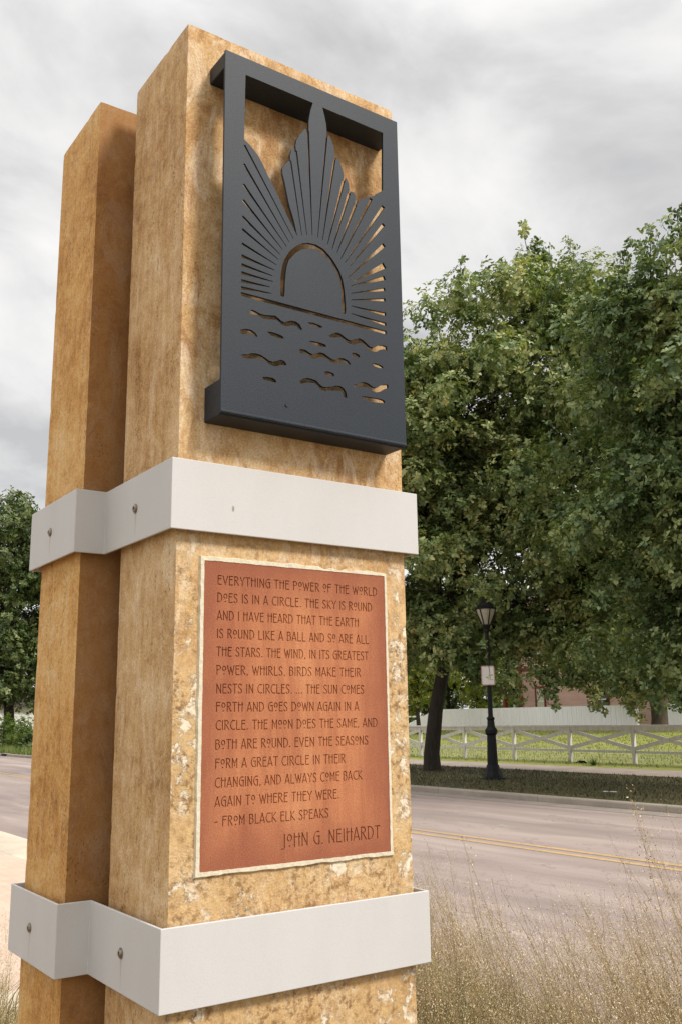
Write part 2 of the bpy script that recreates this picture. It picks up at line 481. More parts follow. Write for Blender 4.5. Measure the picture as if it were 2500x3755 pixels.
# dark sunrise screen, cut out of plate and held off the stone by two bars
M_plate = NT('blue_black_powder_coat')
_t = M_plate
_g = _t.noise(_t.coord(), 330, 3, .75); _w = _t.noise(_t.coord((1,1,.4)), 5, 5)
_t.base(_t.mix(.5, _t.ramp(_w,[(.3,(.014,.020,.029)),(.7,(.025,.033,.046))]), _t.ramp(_g,[(.3,(.009,.012,.018)),(.7,(.058,.069,.084))])))
_t.b.inputs['Roughness'].default_value = .5; _t.b.inputs['Specular IOR Level'].default_value = .22
_t.normal(_t.bump(_g, .35, .001)); M_plate = _t.m
CUTS = [
[(0.1129,3.1333),(0.3009,3.1324),(0.2936,3.1070),(0.2888,3.0793),(0.2881,3.0618),(0.2880,3.0447),(0.2831,3.0429),(0.2796,3.0544),(0.2615,3.0292),(0.2525,3.0118),(0.2501,2.9969),(0.2518,2.9807),(0.2480,2.9794),(0.2465,2.9906),(0.2392,2.9818),(0.2347,2.9663),(0.2353,2.9499),(0.2318,2.9492),(0.2201,2.9363),(0.2129,2.9228),(0.2135,2.9093),(0.2201,2.8870),(0.2315,2.8364),(0.2461,2.7934),(0.2504,2.7759),(0.2549,2.7578),(0.2482,2.7699),(0.2389,2.7845),(0.2246,2.8070),(0.2103,2.8321),(0.1972,2.8550),(0.1859,2.8729),(0.1746,2.8907),(0.1604,2.9156),(0.1464,2.9350),(0.1268,2.9524),(0.1102,2.9625)],
[(0.3286,3.1307),(0.5152,3.1289),(0.5105,2.9633),(0.4784,2.9368),(0.4554,2.9250),(0.4341,2.9095),(0.4275,2.8960),(0.4220,2.8942),(0.4248,2.9194),(0.4186,2.9274),(0.4106,2.9277),(0.4067,2.9207),(0.4035,2.9196),(0.4060,2.9319),(0.4040,2.9470),(0.3970,2.9589),(0.3928,2.9503),(0.3877,2.9486),(0.3901,2.9623),(0.3864,2.9811),(0.3788,2.9972),(0.3705,3.0081),(0.3663,2.9986),(0.3610,2.9967),(0.3633,3.0090),(0.3627,3.0275),(0.3561,3.0453),(0.3476,3.0610),(0.3431,3.0536),(0.3391,3.0521),(0.3408,3.0700),(0.3395,3.0869),(0.3351,3.1085)],
[(0.2438,2.7507),(0.1136,2.9496),(0.1094,2.9468),(0.2424,2.7499)],
[(0.2319,2.7393),(0.1127,2.9013),(0.1079,2.8977),(0.2307,2.7383)],
[(0.2250,2.7254),(0.1118,2.8496),(0.1070,2.8452),(0.2238,2.7244)],
[(0.2139,2.7151),(0.1112,2.8099),(0.1066,2.8047),(0.2129,2.7139)],
[(0.2076,2.7005),(0.1094,2.7687),(0.1058,2.7633),(0.2068,2.6991)],
[(0.2025,2.6871),(0.1086,2.7372),(0.1058,2.7318),(0.2017,2.6857)],
[(0.1972,2.6721),(0.1078,2.7018),(0.1060,2.6956),(0.1968,2.6705)],
[(0.1919,2.6573),(0.1070,2.6723),(0.1060,2.6643),(0.1917,2.6557)],
[(0.1871,2.6419),(0.1070,2.6505),(0.1064,2.6431),(0.1869,2.6403)],
[(0.1880,2.6280),(0.1065,2.6309),(0.1065,2.6229),(0.1880,2.6264)],
[(0.1803,2.6128),(0.1062,2.6116),(0.1066,2.6036),(0.1803,2.6112)],
[(0.1841,2.5978),(0.1060,2.5946),(0.1066,2.5866),(0.1843,2.5962)],
[(0.2674,2.7660),(0.2384,2.9520),(0.2344,2.9514),(0.2658,2.7658)],
[(0.2814,2.7713),(0.2545,2.9841),(0.2503,2.9835),(0.2798,2.7711)],
[(0.2967,2.7733),(0.2892,3.0498),(0.2832,3.0496),(0.2951,2.7733)],
[(0.3122,2.7730),(0.3435,3.0539),(0.3385,3.0545),(0.3106,2.7732)],
[(0.3261,2.7706),(0.3662,2.9984),(0.3602,2.9994),(0.3245,2.7708)],
[(0.3404,2.7638),(0.3935,2.9497),(0.3857,2.9517),(0.3388,2.7642)],
[(0.3533,2.7546),(0.4093,2.9205),(0.4017,2.9229),(0.3517,2.7550)],
[(0.3671,2.7488),(0.4283,2.8950),(0.4209,2.8980),(0.3657,2.7494)],
[(0.3781,2.7363),(0.4769,2.9261),(0.4697,2.9297),(0.3767,2.7371)],
[(0.3902,2.7294),(0.5152,2.9163),(0.5076,2.9211),(0.3888,2.7302)],
[(0.4047,2.7246),(0.5144,2.8658),(0.5072,2.8712),(0.4035,2.7256)],
[(0.3979,2.6920),(0.5144,2.8083),(0.5072,2.8151),(0.3967,2.6932)],
[(0.4100,2.6835),(0.5146,2.7498),(0.5060,2.7620),(0.4090,2.6849)],
[(0.4065,2.6728),(0.5123,2.7169),(0.5077,2.7269),(0.4059,2.6742)],
[(0.4062,2.6532),(0.5110,2.6874),(0.5084,2.6950),(0.4056,2.6548)],
[(0.4057,2.6361),(0.5109,2.6592),(0.5089,2.6670),(0.4053,2.6377)],
[(0.4055,2.6203),(0.5104,2.6199),(0.5102,2.6289),(0.4055,2.6219)],
[(0.4048,2.6006),(0.5101,2.5930),(0.5105,2.6020),(0.4048,2.6022)],
[(0.1060,2.5805),(0.5105,2.5806),(0.5102,2.5714),(0.1061,2.5712)],
[(0.2081,2.5977),(0.2074,2.6259),(0.2088,2.6496),(0.2131,2.6729),(0.2187,2.6910),(0.2329,2.7161),(0.2502,2.7330),(0.2676,2.7454),(0.2838,2.7515),(0.3060,2.7534),(0.3268,2.7483),(0.3462,2.7347),(0.3611,2.7192),(0.3730,2.7031),(0.3818,2.6824),(0.3860,2.6618),(0.3880,2.6433),(0.3892,2.6234),(0.3899,2.6034),(0.3872,2.5954),(0.3811,2.5959),(0.3784,2.6140),(0.3781,2.6408),(0.3772,2.6649),(0.3712,2.6863),(0.3609,2.7039),(0.3475,2.7192),(0.3430,2.7257),(0.3281,2.7344),(0.3133,2.7390),(0.2985,2.7395),(0.2838,2.7366),(0.2675,2.7300),(0.2501,2.7164),(0.2372,2.7001),(0.2307,2.6922),(0.2250,2.6748),(0.2222,2.6557),(0.2200,2.6356),(0.2193,2.6134),(0.2183,2.5987),(0.2144,2.5960)],
[(0.1288,2.5414),(0.1348,2.5453),(0.1448,2.5434),(0.1556,2.5404),(0.1650,2.5401),(0.1827,2.5431),(0.1936,2.5451),(0.2019,2.5414),(0.2102,2.5363),(0.2192,2.5346),(0.2283,2.5400),(0.2367,2.5432),(0.2479,2.5440),(0.2593,2.5396),(0.2663,2.5296),(0.2641,2.5259),(0.2578,2.5277),(0.2507,2.5331),(0.2395,2.5324),(0.2282,2.5278),(0.2185,2.5256),(0.2088,2.5297),(0.1991,2.5356),(0.1882,2.5343),(0.1745,2.5311),(0.1637,2.5304),(0.1543,2.5331),(0.1449,2.5353),(0.1355,2.5340),(0.1276,2.5336)],
[(0.1056,2.4913),(0.1200,2.4964),(0.1331,2.4964),(0.1438,2.4914),(0.1485,2.4850),(0.1459,2.4826),(0.1399,2.4837),(0.1319,2.4862),(0.1214,2.4851),(0.1070,2.4803)],
[(0.1733,2.5019),(0.1855,2.5034),(0.2005,2.5025),(0.2129,2.5002),(0.2178,2.4956),(0.2102,2.4933),(0.1964,2.4933),(0.1828,2.4947)],
[(0.2816,2.5498),(0.2968,2.5521),(0.3142,2.5503),(0.3237,2.5473),(0.3186,2.5448),(0.3040,2.5427),(0.2909,2.5442)],
[(0.1062,2.4315),(0.1126,2.4347),(0.1231,2.4364),(0.1335,2.4417),(0.1454,2.4438),(0.1574,2.4425),(0.1681,2.4386),(0.1775,2.4338),(0.1883,2.4329),(0.1992,2.4371),(0.2088,2.4422),(0.2170,2.4414),(0.2232,2.4358),(0.2239,2.4322),(0.2218,2.4312),(0.2101,2.4306),(0.2006,2.4255),(0.1884,2.4230),(0.1762,2.4267),(0.1655,2.4319),(0.1534,2.4330),(0.1402,2.4308),(0.1245,2.4267),(0.1140,2.4271)],
[(0.1623,2.3919),(0.1723,2.3942),(0.1884,2.3947),(0.1965,2.3907),(0.1976,2.3860),(0.1911,2.3848),(0.1763,2.3862),(0.1630,2.3854)],
[(0.3385,2.5282),(0.3474,2.5348),(0.3609,2.5425),(0.3714,2.5429),(0.3819,2.5380),(0.3924,2.5331),(0.4030,2.5315),(0.4153,2.5376),(0.4278,2.5430),(0.4386,2.5408),(0.4493,2.5344),(0.4585,2.5284),(0.4695,2.5274),(0.4791,2.5336),(0.4872,2.5390),(0.5000,2.5409),(0.5104,2.5398),(0.5109,2.5297),(0.4997,2.5306),(0.4892,2.5270),(0.4819,2.5207),(0.4692,2.5173),(0.4567,2.5186),(0.4475,2.5247),(0.4384,2.5320),(0.4291,2.5313),(0.4182,2.5256),(0.4058,2.5215),(0.3937,2.5235),(0.3847,2.5287),(0.3758,2.5327),(0.3638,2.5313),(0.3488,2.5266)],
[(0.2847,2.5032),(0.2927,2.5060),(0.3100,2.5069),(0.3275,2.5056),(0.3326,2.5028),(0.3311,2.4995),(0.3186,2.4978),(0.3012,2.4978),(0.2883,2.4995)],
[(0.2576,2.4768),(0.2639,2.4801),(0.2753,2.4800),(0.2852,2.4757),(0.2952,2.4728),(0.3039,2.4778),(0.3156,2.4829),(0.3258,2.4825),(0.3374,2.4772),(0.3491,2.4726),(0.3595,2.4731),(0.3685,2.4799),(0.3805,2.4818),(0.3940,2.4787),(0.4011,2.4724),(0.3991,2.4693),(0.3938,2.4702),(0.3833,2.4713),(0.3683,2.4682),(0.3549,2.4641),(0.3431,2.4655),(0.3329,2.4711),(0.3227,2.4722),(0.3111,2.4691),(0.3009,2.4637),(0.2909,2.4635),(0.2823,2.4694),(0.2724,2.4717),(0.2610,2.4693)],
[(0.4050,2.5008),(0.4158,2.5029),(0.4264,2.5001),(0.4294,2.4954),(0.4217,2.4922),(0.4094,2.4925)],
[(0.4637,2.4867),(0.4748,2.4890),(0.4889,2.4872),(0.4983,2.4838),(0.4958,2.4802),(0.4824,2.4792),(0.4698,2.4806)],
[(0.3259,2.4375),(0.3369,2.4404),(0.3516,2.4388),(0.3548,2.4343),(0.3529,2.4314),(0.3412,2.4290),(0.3281,2.4309)],
[(0.2586,2.4013),(0.2677,2.4087),(0.2791,2.4129),(0.2919,2.4129),(0.3047,2.4110),(0.3118,2.4047),(0.3204,2.4000),(0.3306,2.4001),(0.3437,2.4039),(0.3585,2.4096),(0.3704,2.4109),(0.3807,2.4065),(0.3873,2.3980),(0.3893,2.3849),(0.3796,2.3850),(0.3782,2.3938),(0.3717,2.3990),(0.3598,2.3980),(0.3451,2.3946),(0.3290,2.3902),(0.3160,2.3916),(0.3075,2.3995),(0.3018,2.4034),(0.2889,2.4034),(0.2761,2.4010),(0.2620,2.3957)],
[(0.4099,2.4225),(0.4206,2.4249),(0.4299,2.4316),(0.4407,2.4344),(0.4530,2.4321),(0.4638,2.4270),(0.4746,2.4257),(0.4842,2.4322),(0.4923,2.4378),(0.5114,2.4415),(0.5119,2.4329),(0.5015,2.4289),(0.4886,2.4198),(0.4759,2.4150),(0.4635,2.4164),(0.4528,2.4216),(0.4436,2.4231),(0.4312,2.4194),(0.4189,2.4151),(0.4099,2.4179)],
[(0.4307,2.3964),(0.4430,2.3987),(0.4646,2.4001),(0.4865,2.4002),(0.4975,2.3989),(0.5013,2.3943),(0.4972,2.3916),(0.4799,2.3898),(0.4550,2.3879),(0.4382,2.3900)]]

scr = carved('sunrise_screen', (.0595,.5625,2.297,3.178), CUTS, -.079, -.0725, M_plate, mon)
tag(scr, 'dark blue-black screen cut with a rising sun, rays and waves')
for z0, z1 in ((3.134,3.1765),(2.289,2.371)):
    b = MB().box(.0600,.5620,-.0723,.004,z0,z1)
    b.build('mounting_bar', M_plate, scr, bevel=.003)
MB().tube([(.0597,-.0765,2.2965),(.5623,-.0765,2.2965)], .0048, 10).build('folded_lip', M_plate, scr)
MB().tube([(.2242,-.0788,2.3378),(.2242,-.0812,2.3378)], .0045, 10).build('bolt', M_plate, scr)

# ------------------------------------------------------------------ terracotta tablet with engraved quotation
def arc(cx, cy, rx, ry, a0, a1, n=7):
    return [(cx+rx*math.cos(R(a0+(a1-a0)*i/n)), cy+ry*math.sin(R(a0+(a1-a0)*i/n))) for i in range(n+1)]
# narrow Arts and Crafts capitals: (width, strokes); high waists, small raised O over a dot
def DOT(x, y=.06): return [(x-.035, y), (x+.035, y)]
def OO(cx): return arc(cx, .68, .17, .25, 90, 450, 12)
G = {
 'A': (.50, [[(.0,0),(.22,1),(.30,1)], [(.25,1),(.50,0)], [(.07,.26),(.43,.26)]]),
 'B': (.46, [[(.04,0),(.04,1)], [(.04,1)]+arc(.22,.80,.18,.20,90,-90,5)+[(.04,.60)], [(.04,.60)]+arc(.22,.30,.22,.30,90,-90,6)+[(.04,0)]]),
 'C': (.48, [arc(.34,.5,.32,.5,62,298,10)]),
 'D': (.52, [[(.05,0),(.05,1)], [(.0,1),(.16,1)]+arc(.16,.5,.33,.5,90,-90,8)+[(.0,0)]]),
 'E': (.42, [[(.40,0),(.05,0),(.05,1),(.40,1)], [(.05,.64),(.36,.64)]]),
 'F': (.42, [[(.05,0),(.05,1),(.42,1)], [(-.03,.64),(.36,.64)]]),
 'G': (.50, [arc(.34,.5,.32,.5,68,270,9)+[(.46,0),(.46,.62)], [(.26,.62),(.50,.62)]]),
 'H': (.50, [[(.06,0),(.06,1)], [(.44,0),(.44,1)], [(-.02,.72),(.52,.72)]]),
 'I': (.12, [[(.06,0),(.06,1)]]),
 'J': (.26, [[(.20,1),(.20,.0),(.14,-.12),(-.04,-.12)]]),
 'K': (.48, [[(.05,0),(.05,1)], [(.44,1),(.07,.56),(.48,0)]]),
 'L': (.40, [[(.05,1),(.05,0),(.40,0)]]),
 'M': (.58, [[(.05,0),(.05,1),(.29,.42),(.53,1),(.53,0)], [(.29,.20),(.29,.27)]]),
 'N': (.52, [[(.05,0),(.05,1),(.47,0),(.47,1)]]),
 'O': (.40, [OO(.20), DOT(.20)]),
 'P': (.44, [[(.05,0),(.05,1)], [(.0,1),(.20,1)]+arc(.20,.76,.22,.24,90,-90,6)+[(.05,.52)]]),
 'R': (.47, [[(.05,0),(.05,1)], [(.0,1),(.20,1)]+arc(.20,.78,.20,.22,90,-90,6)+[(.05,.56)], [(.16,.56),(.47,0)]]),
 'S': (.40, [arc(.20,.78,.17,.22,20,210,7)+[(.32,.40)]+arc(.18,.20,.18,.20,20,-160,7)]),
 'T': (.44, [[(.22,0),(.22,1)], [(.0,1),(.46,1)]]),
 'U': (.48, [[(.05,1),(.05,.28)]+arc(.24,.24,.19,.24,180,360,6)+[(.43,1)]]),
 'V': (.48, [[(.0,1),(.25,0),(.48,1)]]),
 'W': (.70, [[(.0,1),(.20,0),(.36,.86),(.52,0),(.70,1)]]),
 'Y': (.46, [[(.0,1),(.23,.46),(.46,1)], [(.23,.46),(.23,0)]]),
 '.': (.14, [DOT(.07,.03)]), ',': (.14, [[(.09,.08),(.05,-.10)]]),
 '-': (.36, [[(.03,.46),(.33,.46)]]),
}
LINES = [('EVERYTHING THE POWER OF THE WORLD', .0960, .5188, 1.9342), ('DOES IS IN A CIRCLE. THE SKY IS ROUND', .0960, .5030, 1.8965),
 ('AND I HAVE HEARD THAT THE EARTH', .0962, .4635, 1.8585), ('IS ROUND LIKE A BALL AND SO ARE ALL', .0962, .4912, 1.8200),
 ('THE STARS. THE WIND, IN ITS GREATEST', .0963, .4892, 1.7820), ('POWER, WHIRLS. BIRDS MAKE THEIR', .0964, .4669, 1.7435),
 ('NESTS IN CIRCLES. ... THE SUN COMES', .0965, .4754, 1.7050), ('FORTH AND GOES DOWN AGAIN IN A', .0966, .4599, 1.6673),
 ('CIRCLE. THE MOON DOES THE SAME, AND', .0966, .5117, 1.6300), ('BOTH ARE ROUND. EVEN THE SEASONS', .0962, .4842, 1.5910),
 ('FORM A GREAT CIRCLE IN THEIR', .0965, .4199, 1.5527), ('CHANGING, AND ALWAYS COME BACK', .0965, .4655, 1.5148),
 ('AGAIN TO WHERE THEY WERE.', .0968, .4029, 1.4772), ('- FROM BLACK ELK SPEAKS', .0955, .3738, 1.4385),
 ('JOHN G. NEIHARDT', .2560, .5122, 1.3850)]
def ribbon(pts, w):
    """stroke outline as quads plus small overlaps at the joints"""
    res = []
    for a, b in zip(pts, pts[1:]):
        a = Vector(a); b = Vector(b); d = b-a
        if d.length < 1e-6: continue
        d.normalize(); n = Vector((-d.y, d.x))*w/2; e = d*w*.38
        res.append([tuple(a-e-n), tuple(b+e-n), tuple(b+e+n), tuple(a-e+n)])
    return res
strokes = []
for k, (txt, xa, xb, zb) in enumerate(LINES):
    big = k == len(LINES)-1
    cap = .0262 if big else .0186
    sp, wsp = .15, .34
    tot = sum(wsp if ch == ' ' else G[ch][0]+sp for ch in txt)-sp
    sx = (xb-xa)/tot; x = 0
    for ch in txt:
        if ch == ' ': x += wsp; continue
        for st in G[ch][1]:
            strokes += ribbon([(xa+(x+px)*sx, zb+py*cap) for px, py in st], 0.0022 if not big else .0025)
        x += G[ch][0]+sp
t = NT('terracotta')
P = t.coord()
b1 = t.noise(t.coord((1.3,1,.8)), 3.2, 5, .55, .4)
run = t.noise(t.coord((22,1,2.2)), 1.5, 5, .65, .4)
c = t.ramp(b1, [(.32,(.42,.155,.072)),(.5,(.51,.203,.092)),(.68,(.58,.258,.120))])
c = t.mix(t.ramp(run,[(.44,0),(.66,.5)]), c, (.29,.09,.045))
# darker red-brown towards the rim of the tile
sx = t.n('ShaderNodeSeparateXYZ'); t.l(P, sx.inputs[0])
dx = t.math('ABSOLUTE', t.math('SUBTRACT', sx.outputs['X'], .302)); dz = t.math('ABSOLUTE', t.math('SUBTRACT', sx.outputs['Z'], 1.668))
rim = t.math('MAXIMUM', t.math('MULTIPLY', dx, 1/.24), t.math('MULTIPLY', dz, 1/.316))
rim = t.math('ADD', rim, t.math('MULTIPLY', t.math('SUBTRACT', t.noise(P, 9, 4), .5), .35))
c = t.mix(t.ramp(rim,[(.62,0),(.98,.8)]), c, (.27,.085,.048))
gr = t.noise(P, 380, 3, .75)
c = t.mix(.6, c, t.ramp(gr,[(.3,(.25,.25,.25)),(.7,(.78,.78,.78))]), 'OVERLAY')
t.base(c); t.normal(t.bump(gr, .4, .0015)); t.b.inputs['Roughness'].default_value = .8
M_terra = t.m
tab = carved('quote_tablet', (.0635,.5418,1.3532,1.9836), strokes, -.005, .004, M_terra, mon, floor=-.0020)
tag(tab, 'terracotta tablet engraved with a quotation')

t = NT('cream_mortar')
gr = t.noise(t.coord(), 130, 5, .7)
t.base(t.ramp(gr,[(.3,(.64,.57,.42)),(.7,(.80,.74,.59))])); t.normal(t.bump(gr,.7,.003)); t.b.inputs['Roughness'].default_value = .9
M_mortar = t.m
def mortar():
    mb = MB()
    xi0, xi1, zi0, zi1 = .0640, .5413, 1.3537, 1.9831
    sides = [((xi0,zi1),(xi1,zi1),(0,1)), ((xi1,zi1),(xi1,zi0),(1,0)), ((xi1,zi0),(xi0,zi0),(0,-1)), ((xi0,zi0),(xi0,zi1),(-1,0))]
    ring_in, ring_mid, ring_out = [], [], []
    for (a, b, nrm) in sides:
        n = 60
        for i in range(n):
            f = i/n; x = a[0]+(b[0]-a[0])*f; z = a[1]+(b[1]-a[1])*f
            w = .0108 + .0028*noise.noise((x*30, z*30, 2)) + .0014*noise.noise((x*120, z*120, 5))
            if nrm == (1,0): w *= .80
            if nrm == (0,1) and x > .36: w *= max(.25, 1-abs(noise.noise((x*28,1,1)))*1.6)
            ji = .0010*noise.noise((x*160, z*160, 9))
            d = Vector((nrm[0], nrm[1]))
            if i == 0:
                pn = {(0,1):(-1,0),(1,0):(0,1),(0,-1):(1,0),(-1,0):(0,-1)}[nrm]
                d = d + Vector(pn)
            ring_in.append((x+d.x*(.0003+ji), -.0062, z+d.y*(.0003+ji)))
            ring_mid.append((x+d.x*w*.75, -.0060+.0012*noise.noise((x*70,z*70,0)), z+d.y*w*.75))
            ring_out.append((x+d.x*w, .001, z+d.y*w))
    n = len(ring_in)
    deep = [(p[0], .001, p[2]) for p in ring_in]
    mb.v = ring_in + ring_mid + ring_out + deep
    for k in range(n):
        q = (k+1) % n
        mb.f += [(k,q,n+q,n+k)[::-1], (n+k,n+q,2*n+q,2*n+k)[::-1], (k,q,3*n+q,3*n+k)]
    return mb.build('mortar_border', M_mortar, tab)
mortar()

# ------------------------------------------------------------------ ground, road, paving
def sheet(name, pts, z, mat, kind='structure'):
    mb = MB(); mb.v = [(x,y,z if not hasattr(z,'__len__') else z[i]) for i,(x,y) in enumerate(pts)]; mb.f = [tuple(range(len(pts)))]
    return tag(mb.build(name, mat), kind=kind)

t = NT('earth_and_turf')
P = t.coord()
n = t.noise(P, .6, 6, .6); n2 = t.noise(P, 6, 6, .7)
c = t.ramp(n,[(.35,(.055,.075,.018)),(.6,(.085,.105,.028))])
t.base(t.mix(t.ramp(n2,[(.4,0),(.65,.7)]), c, (.11,.085,.045)))
M_ground = t.m
sheet('ground', [(-900,-900),(900,-900),(900,1500),(-900,1500)], -.03, M_ground)

t = NT('weathered_road')
P = t.coord()
n = t.noise(t.coord((1,.16,1)), 1.1, 6, .62, .3); gr = t.noise(P, 75, 4, .8); n3 = t.noise(t.coord((.9,.05,1)), 1.6, 4)
c = t.ramp(n,[(.3,(.25,.195,.172)),(.5,(.335,.268,.238)),(.7,(.41,.335,.297))])
c = t.mix(t.ramp(n3,[(.44,0),(.66,.55)]), c, (.22,.175,.165))
c = t.mix(.4, c, t.ramp(gr,[(.3,(.2,.2,.2)),(.7,(.8,.8,.8))]), 'OVERLAY')
ck = t.noise(t.coord((.45,.22,1),(0,0,0),(2,5,0)), 1.0, 7, .62)
c = t.mix(t.math('MULTIPLY', t.ramp(t.math('ABSOLUTE', t.math('SUBTRACT', ck, .5)),[(.0,.6),(.004,0)]), t.ramp(n,[(.4,.2),(.6,1)])), c, (.085,.07,.062))
pt = t.noise(t.coord((.5,.12,1),(0,0,0),(7,1,0)), 1.2, 3)
c = t.mix(t.ramp(pt,[(.57,0),(.60,.35)]), c, (.20,.165,.15))
t.base(c); t.normal(t.bump(gr,.5,.006)); t.b.inputs['Roughness'].default_value = .8
M_road = t.m
sheet('road', [(3.3,-60),(12.75,-60),(12.75,160),(3.3,160)], 0, M_road)

def concrete(name, col, joint=None, axis=1):
    t = NT(name)
    P = t.coord(); n = t.noise(P, 1.3, 6, .65); gr = t.noise(P, 60, 4, .75)
    c = t.ramp(n,[(.3,tuple(v*.78 for v in col)),(.7,tuple(min(1,v*1.15) for v in col))])
    c = t.mix(.35, c, t.ramp(gr,[(.3,(.25,.25,.25)),(.7,(.75,.75,.75))]), 'OVERLAY')
    if joint:
        s = t.n('ShaderNodeSeparateXYZ'); t.l(P, s.inputs[0])
        fr = t.math('ABSOLUTE', t.math('SUBTRACT', t.math('FRACT', t.math('MULTIPLY', s.outputs['XYZ'[axis]], 1/joint)), .5))
        c = t.mix(t.ramp(fr,[(.4965,0),(.4985,1)]), c, tuple(v*.35 for v in col))
    t.base(c); t.normal(t.bump(gr,.4,.004)); t.b.inputs['Roughness'].default_value = .85
    return t.m
M_curb = concrete('curb_concrete', (.33,.285,.235), 3.0)
M_curb2 = concrete('pale_concrete', (.58,.50,.39), 2.4)
M_walk = concrete('walk_concrete', (.34,.28,.235), 1.5)
sheet('gutter', [(12.75,-60),(13.32,-60),(13.32,160),(12.75,160)], .004, concrete('gutter_concrete', (.30,.255,.22), 3.0))
MB().box(13.3,13.5,-60,160,-.02,.12).build('kerb', M_curb, bevel=.03)['kind'] = 'structure'
MB().box(2.70,3.36,4.35,160,-.02,GZ).build('kerb', M_curb2, bevel=.02)['kind'] = 'structure'
MB().box(2.70,3.36,-60,4.348,-.02,GZ-.004).build('kerb', concrete('stained_concrete', (.25,.20,.14), 3.0), bevel=.02)['kind'] = 'structure'
M_yel = NT('road_paint'); _n = M_yel.noise(M_yel.coord(), 14, 6, .8); _n2 = M_yel.noise(M_yel.coord((1,.3,1)), 2.2, 4)
M_yel.base(M_yel.mix(M_yel.math('MULTIPLY', M_yel.ramp(_n,[(.33,.1),(.58,1)]), M_yel.ramp(_n2,[(.3,.5),(.7,1)])), (.27,.22,.19), (.62,.39,.14))); M_yel = M_yel.m
for a in (8.22, 8.50):
    sheet('road_marking', [(a,-60),(a+.12,-60),(a+.12,160),(a,160)], .004, M_yel)

# herringbone-free running bond brick paving on the near side
t = NT('brick_paving')
br = t.n('ShaderNodeTexBrick'); t.l(t.coord(rot=(0,0,R(90))), br.inputs['Vector'])
br.inputs['Scale'].default_value = 1; br.inputs['Brick Width'].default_value = .21; br.inputs['Row Height'].default_value = .105
br.inputs['Mortar Size'].default_value = .005; br.inputs['Color1'].default_value = (.50,.355,.265,1); br.inputs['Color2'].default_value = (.59,.44,.335,1)
br.inputs['Mortar'].default_value = (.40,.31,.24,1); br.inputs['Bias'].default_value = .1
n = t.noise(t.coord(), 1.8, 5); gr = t.noise(t.coord(), 60, 4, .7)
c = t.mix(t.ramp(n,[(.3,.2),(.7,.7)]), br.outputs['Color'], (.60,.48,.375))
t.base(c); t.normal(t.bump(gr,.3,.003))
M_brick = t.m
sheet('pavement', [(-30,4.32),(2.70,4.32),(2.70,60),(-30,60)], GZ-.004, M_brick)
MB().box(-30,2.70,3.98,4.32,-.02,GZ).build('edging_strip', M_curb2)['kind'] = 'structure'
t = NT('bed_mulch'); n = t.noise(t.coord(), 22, 6, .75)
t.base(t.ramp(n,[(.3,(.10,.07,.035)),(.5,(.19,.135,.065)),(.7,(.30,.23,.12))])); t.normal(t.bump(n,.8,.03)); M_mulch = t.m
sheet('planting_bed', [(-30,-30),(2.70,-30),(2.70,3.98),(-30,3.98)], GZ-.03, M_mulch)

# far side: verge, walk, lawn rising to the fence
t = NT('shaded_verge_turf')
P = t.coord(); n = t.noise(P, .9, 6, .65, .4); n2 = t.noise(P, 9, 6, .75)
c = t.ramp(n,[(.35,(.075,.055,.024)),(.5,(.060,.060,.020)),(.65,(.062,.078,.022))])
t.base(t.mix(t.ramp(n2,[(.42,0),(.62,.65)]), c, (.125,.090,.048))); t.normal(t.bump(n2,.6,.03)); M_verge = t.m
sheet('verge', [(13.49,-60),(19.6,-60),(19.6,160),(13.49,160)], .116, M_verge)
sheet('pavement', [(19.6,-60),(21.9,-60),(21.9,160),(19.6,160)], .124, M_walk)
t = NT('lawn_turf')
P = t.coord(); n = t.noise(P, .35, 6, .6, .3); n2 = t.noise(P, 5, 6, .75)
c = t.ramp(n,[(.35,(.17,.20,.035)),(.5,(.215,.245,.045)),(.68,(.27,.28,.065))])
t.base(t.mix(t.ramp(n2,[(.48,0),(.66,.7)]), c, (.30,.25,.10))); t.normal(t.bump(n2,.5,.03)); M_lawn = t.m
mb = MB(); xs = [(21.9,.120),(22.6,.16),(23.4,.20),(25,.26),(28,.40),(33,.70),(38,.93),(46,.98),(70,1.0),(300,1.0)]
for x, z in xs: mb.v += [(x,-80,z),(x,220,z)]
for i in range(len(xs)-1): mb.f.append((2*i,2*i+2,2*i+3,2*i+1))
tag(mb.build('lawn', M_lawn), kind='structure')

# short blades on the verge and lawn
def blades(name, n, area, zf, h, w, mat, clump=None):
    x = nrg.uniform(area[0], area[1], n); y = nrg.uniform(area[2], area[3], n)
    hh = h*nrg.uniform(.4,1.2,n); a = nrg.uniform(0,2*np.pi,n); lean = nrg.normal(0,.45,(n,2))*hh[:,None]
    z = np.interp(x, *zf) if zf else np.full(n,.116)
    dx, dy = np.cos(a)*w, np.sin(a)*w
    V = np.empty((n,3,3)); V[:,0]=np.c_[x-dx,y-dy,z]; V[:,1]=np.c_[x+dx,y+dy,z]; V[:,2]=np.c_[x+lean[:,0],y+lean[:,1],z+hh]
    return tag(mesh_np(name, V.reshape(-1,3), np.arange(3*n).reshape(-1,3), mat), kind='stuff')
def blade_mat(name, stops, rough=.6):
    t = NT(name); g = t.n('ShaderNodeNewGeometry'); t.base(t.ramp(g.outputs['Random Per Island'], stops)); t.b.inputs['Roughness'].default_value = rough; return t.m
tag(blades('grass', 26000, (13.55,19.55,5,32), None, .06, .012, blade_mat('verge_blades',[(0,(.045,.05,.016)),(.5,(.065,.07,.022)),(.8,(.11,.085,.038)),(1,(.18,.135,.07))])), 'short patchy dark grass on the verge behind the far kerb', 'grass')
lz = ([p[0] for p in xs],[p[1] for p in xs])
tag(blades('grass', 22000, (22.2,37.8,16,47), lz, .09, .014, blade_mat('lawn_blades',[(0,(.15,.18,.03)),(.5,(.22,.25,.05)),(1,(.33,.29,.10))])), 'bright green lawn grass behind the white rail fence', 'grass')

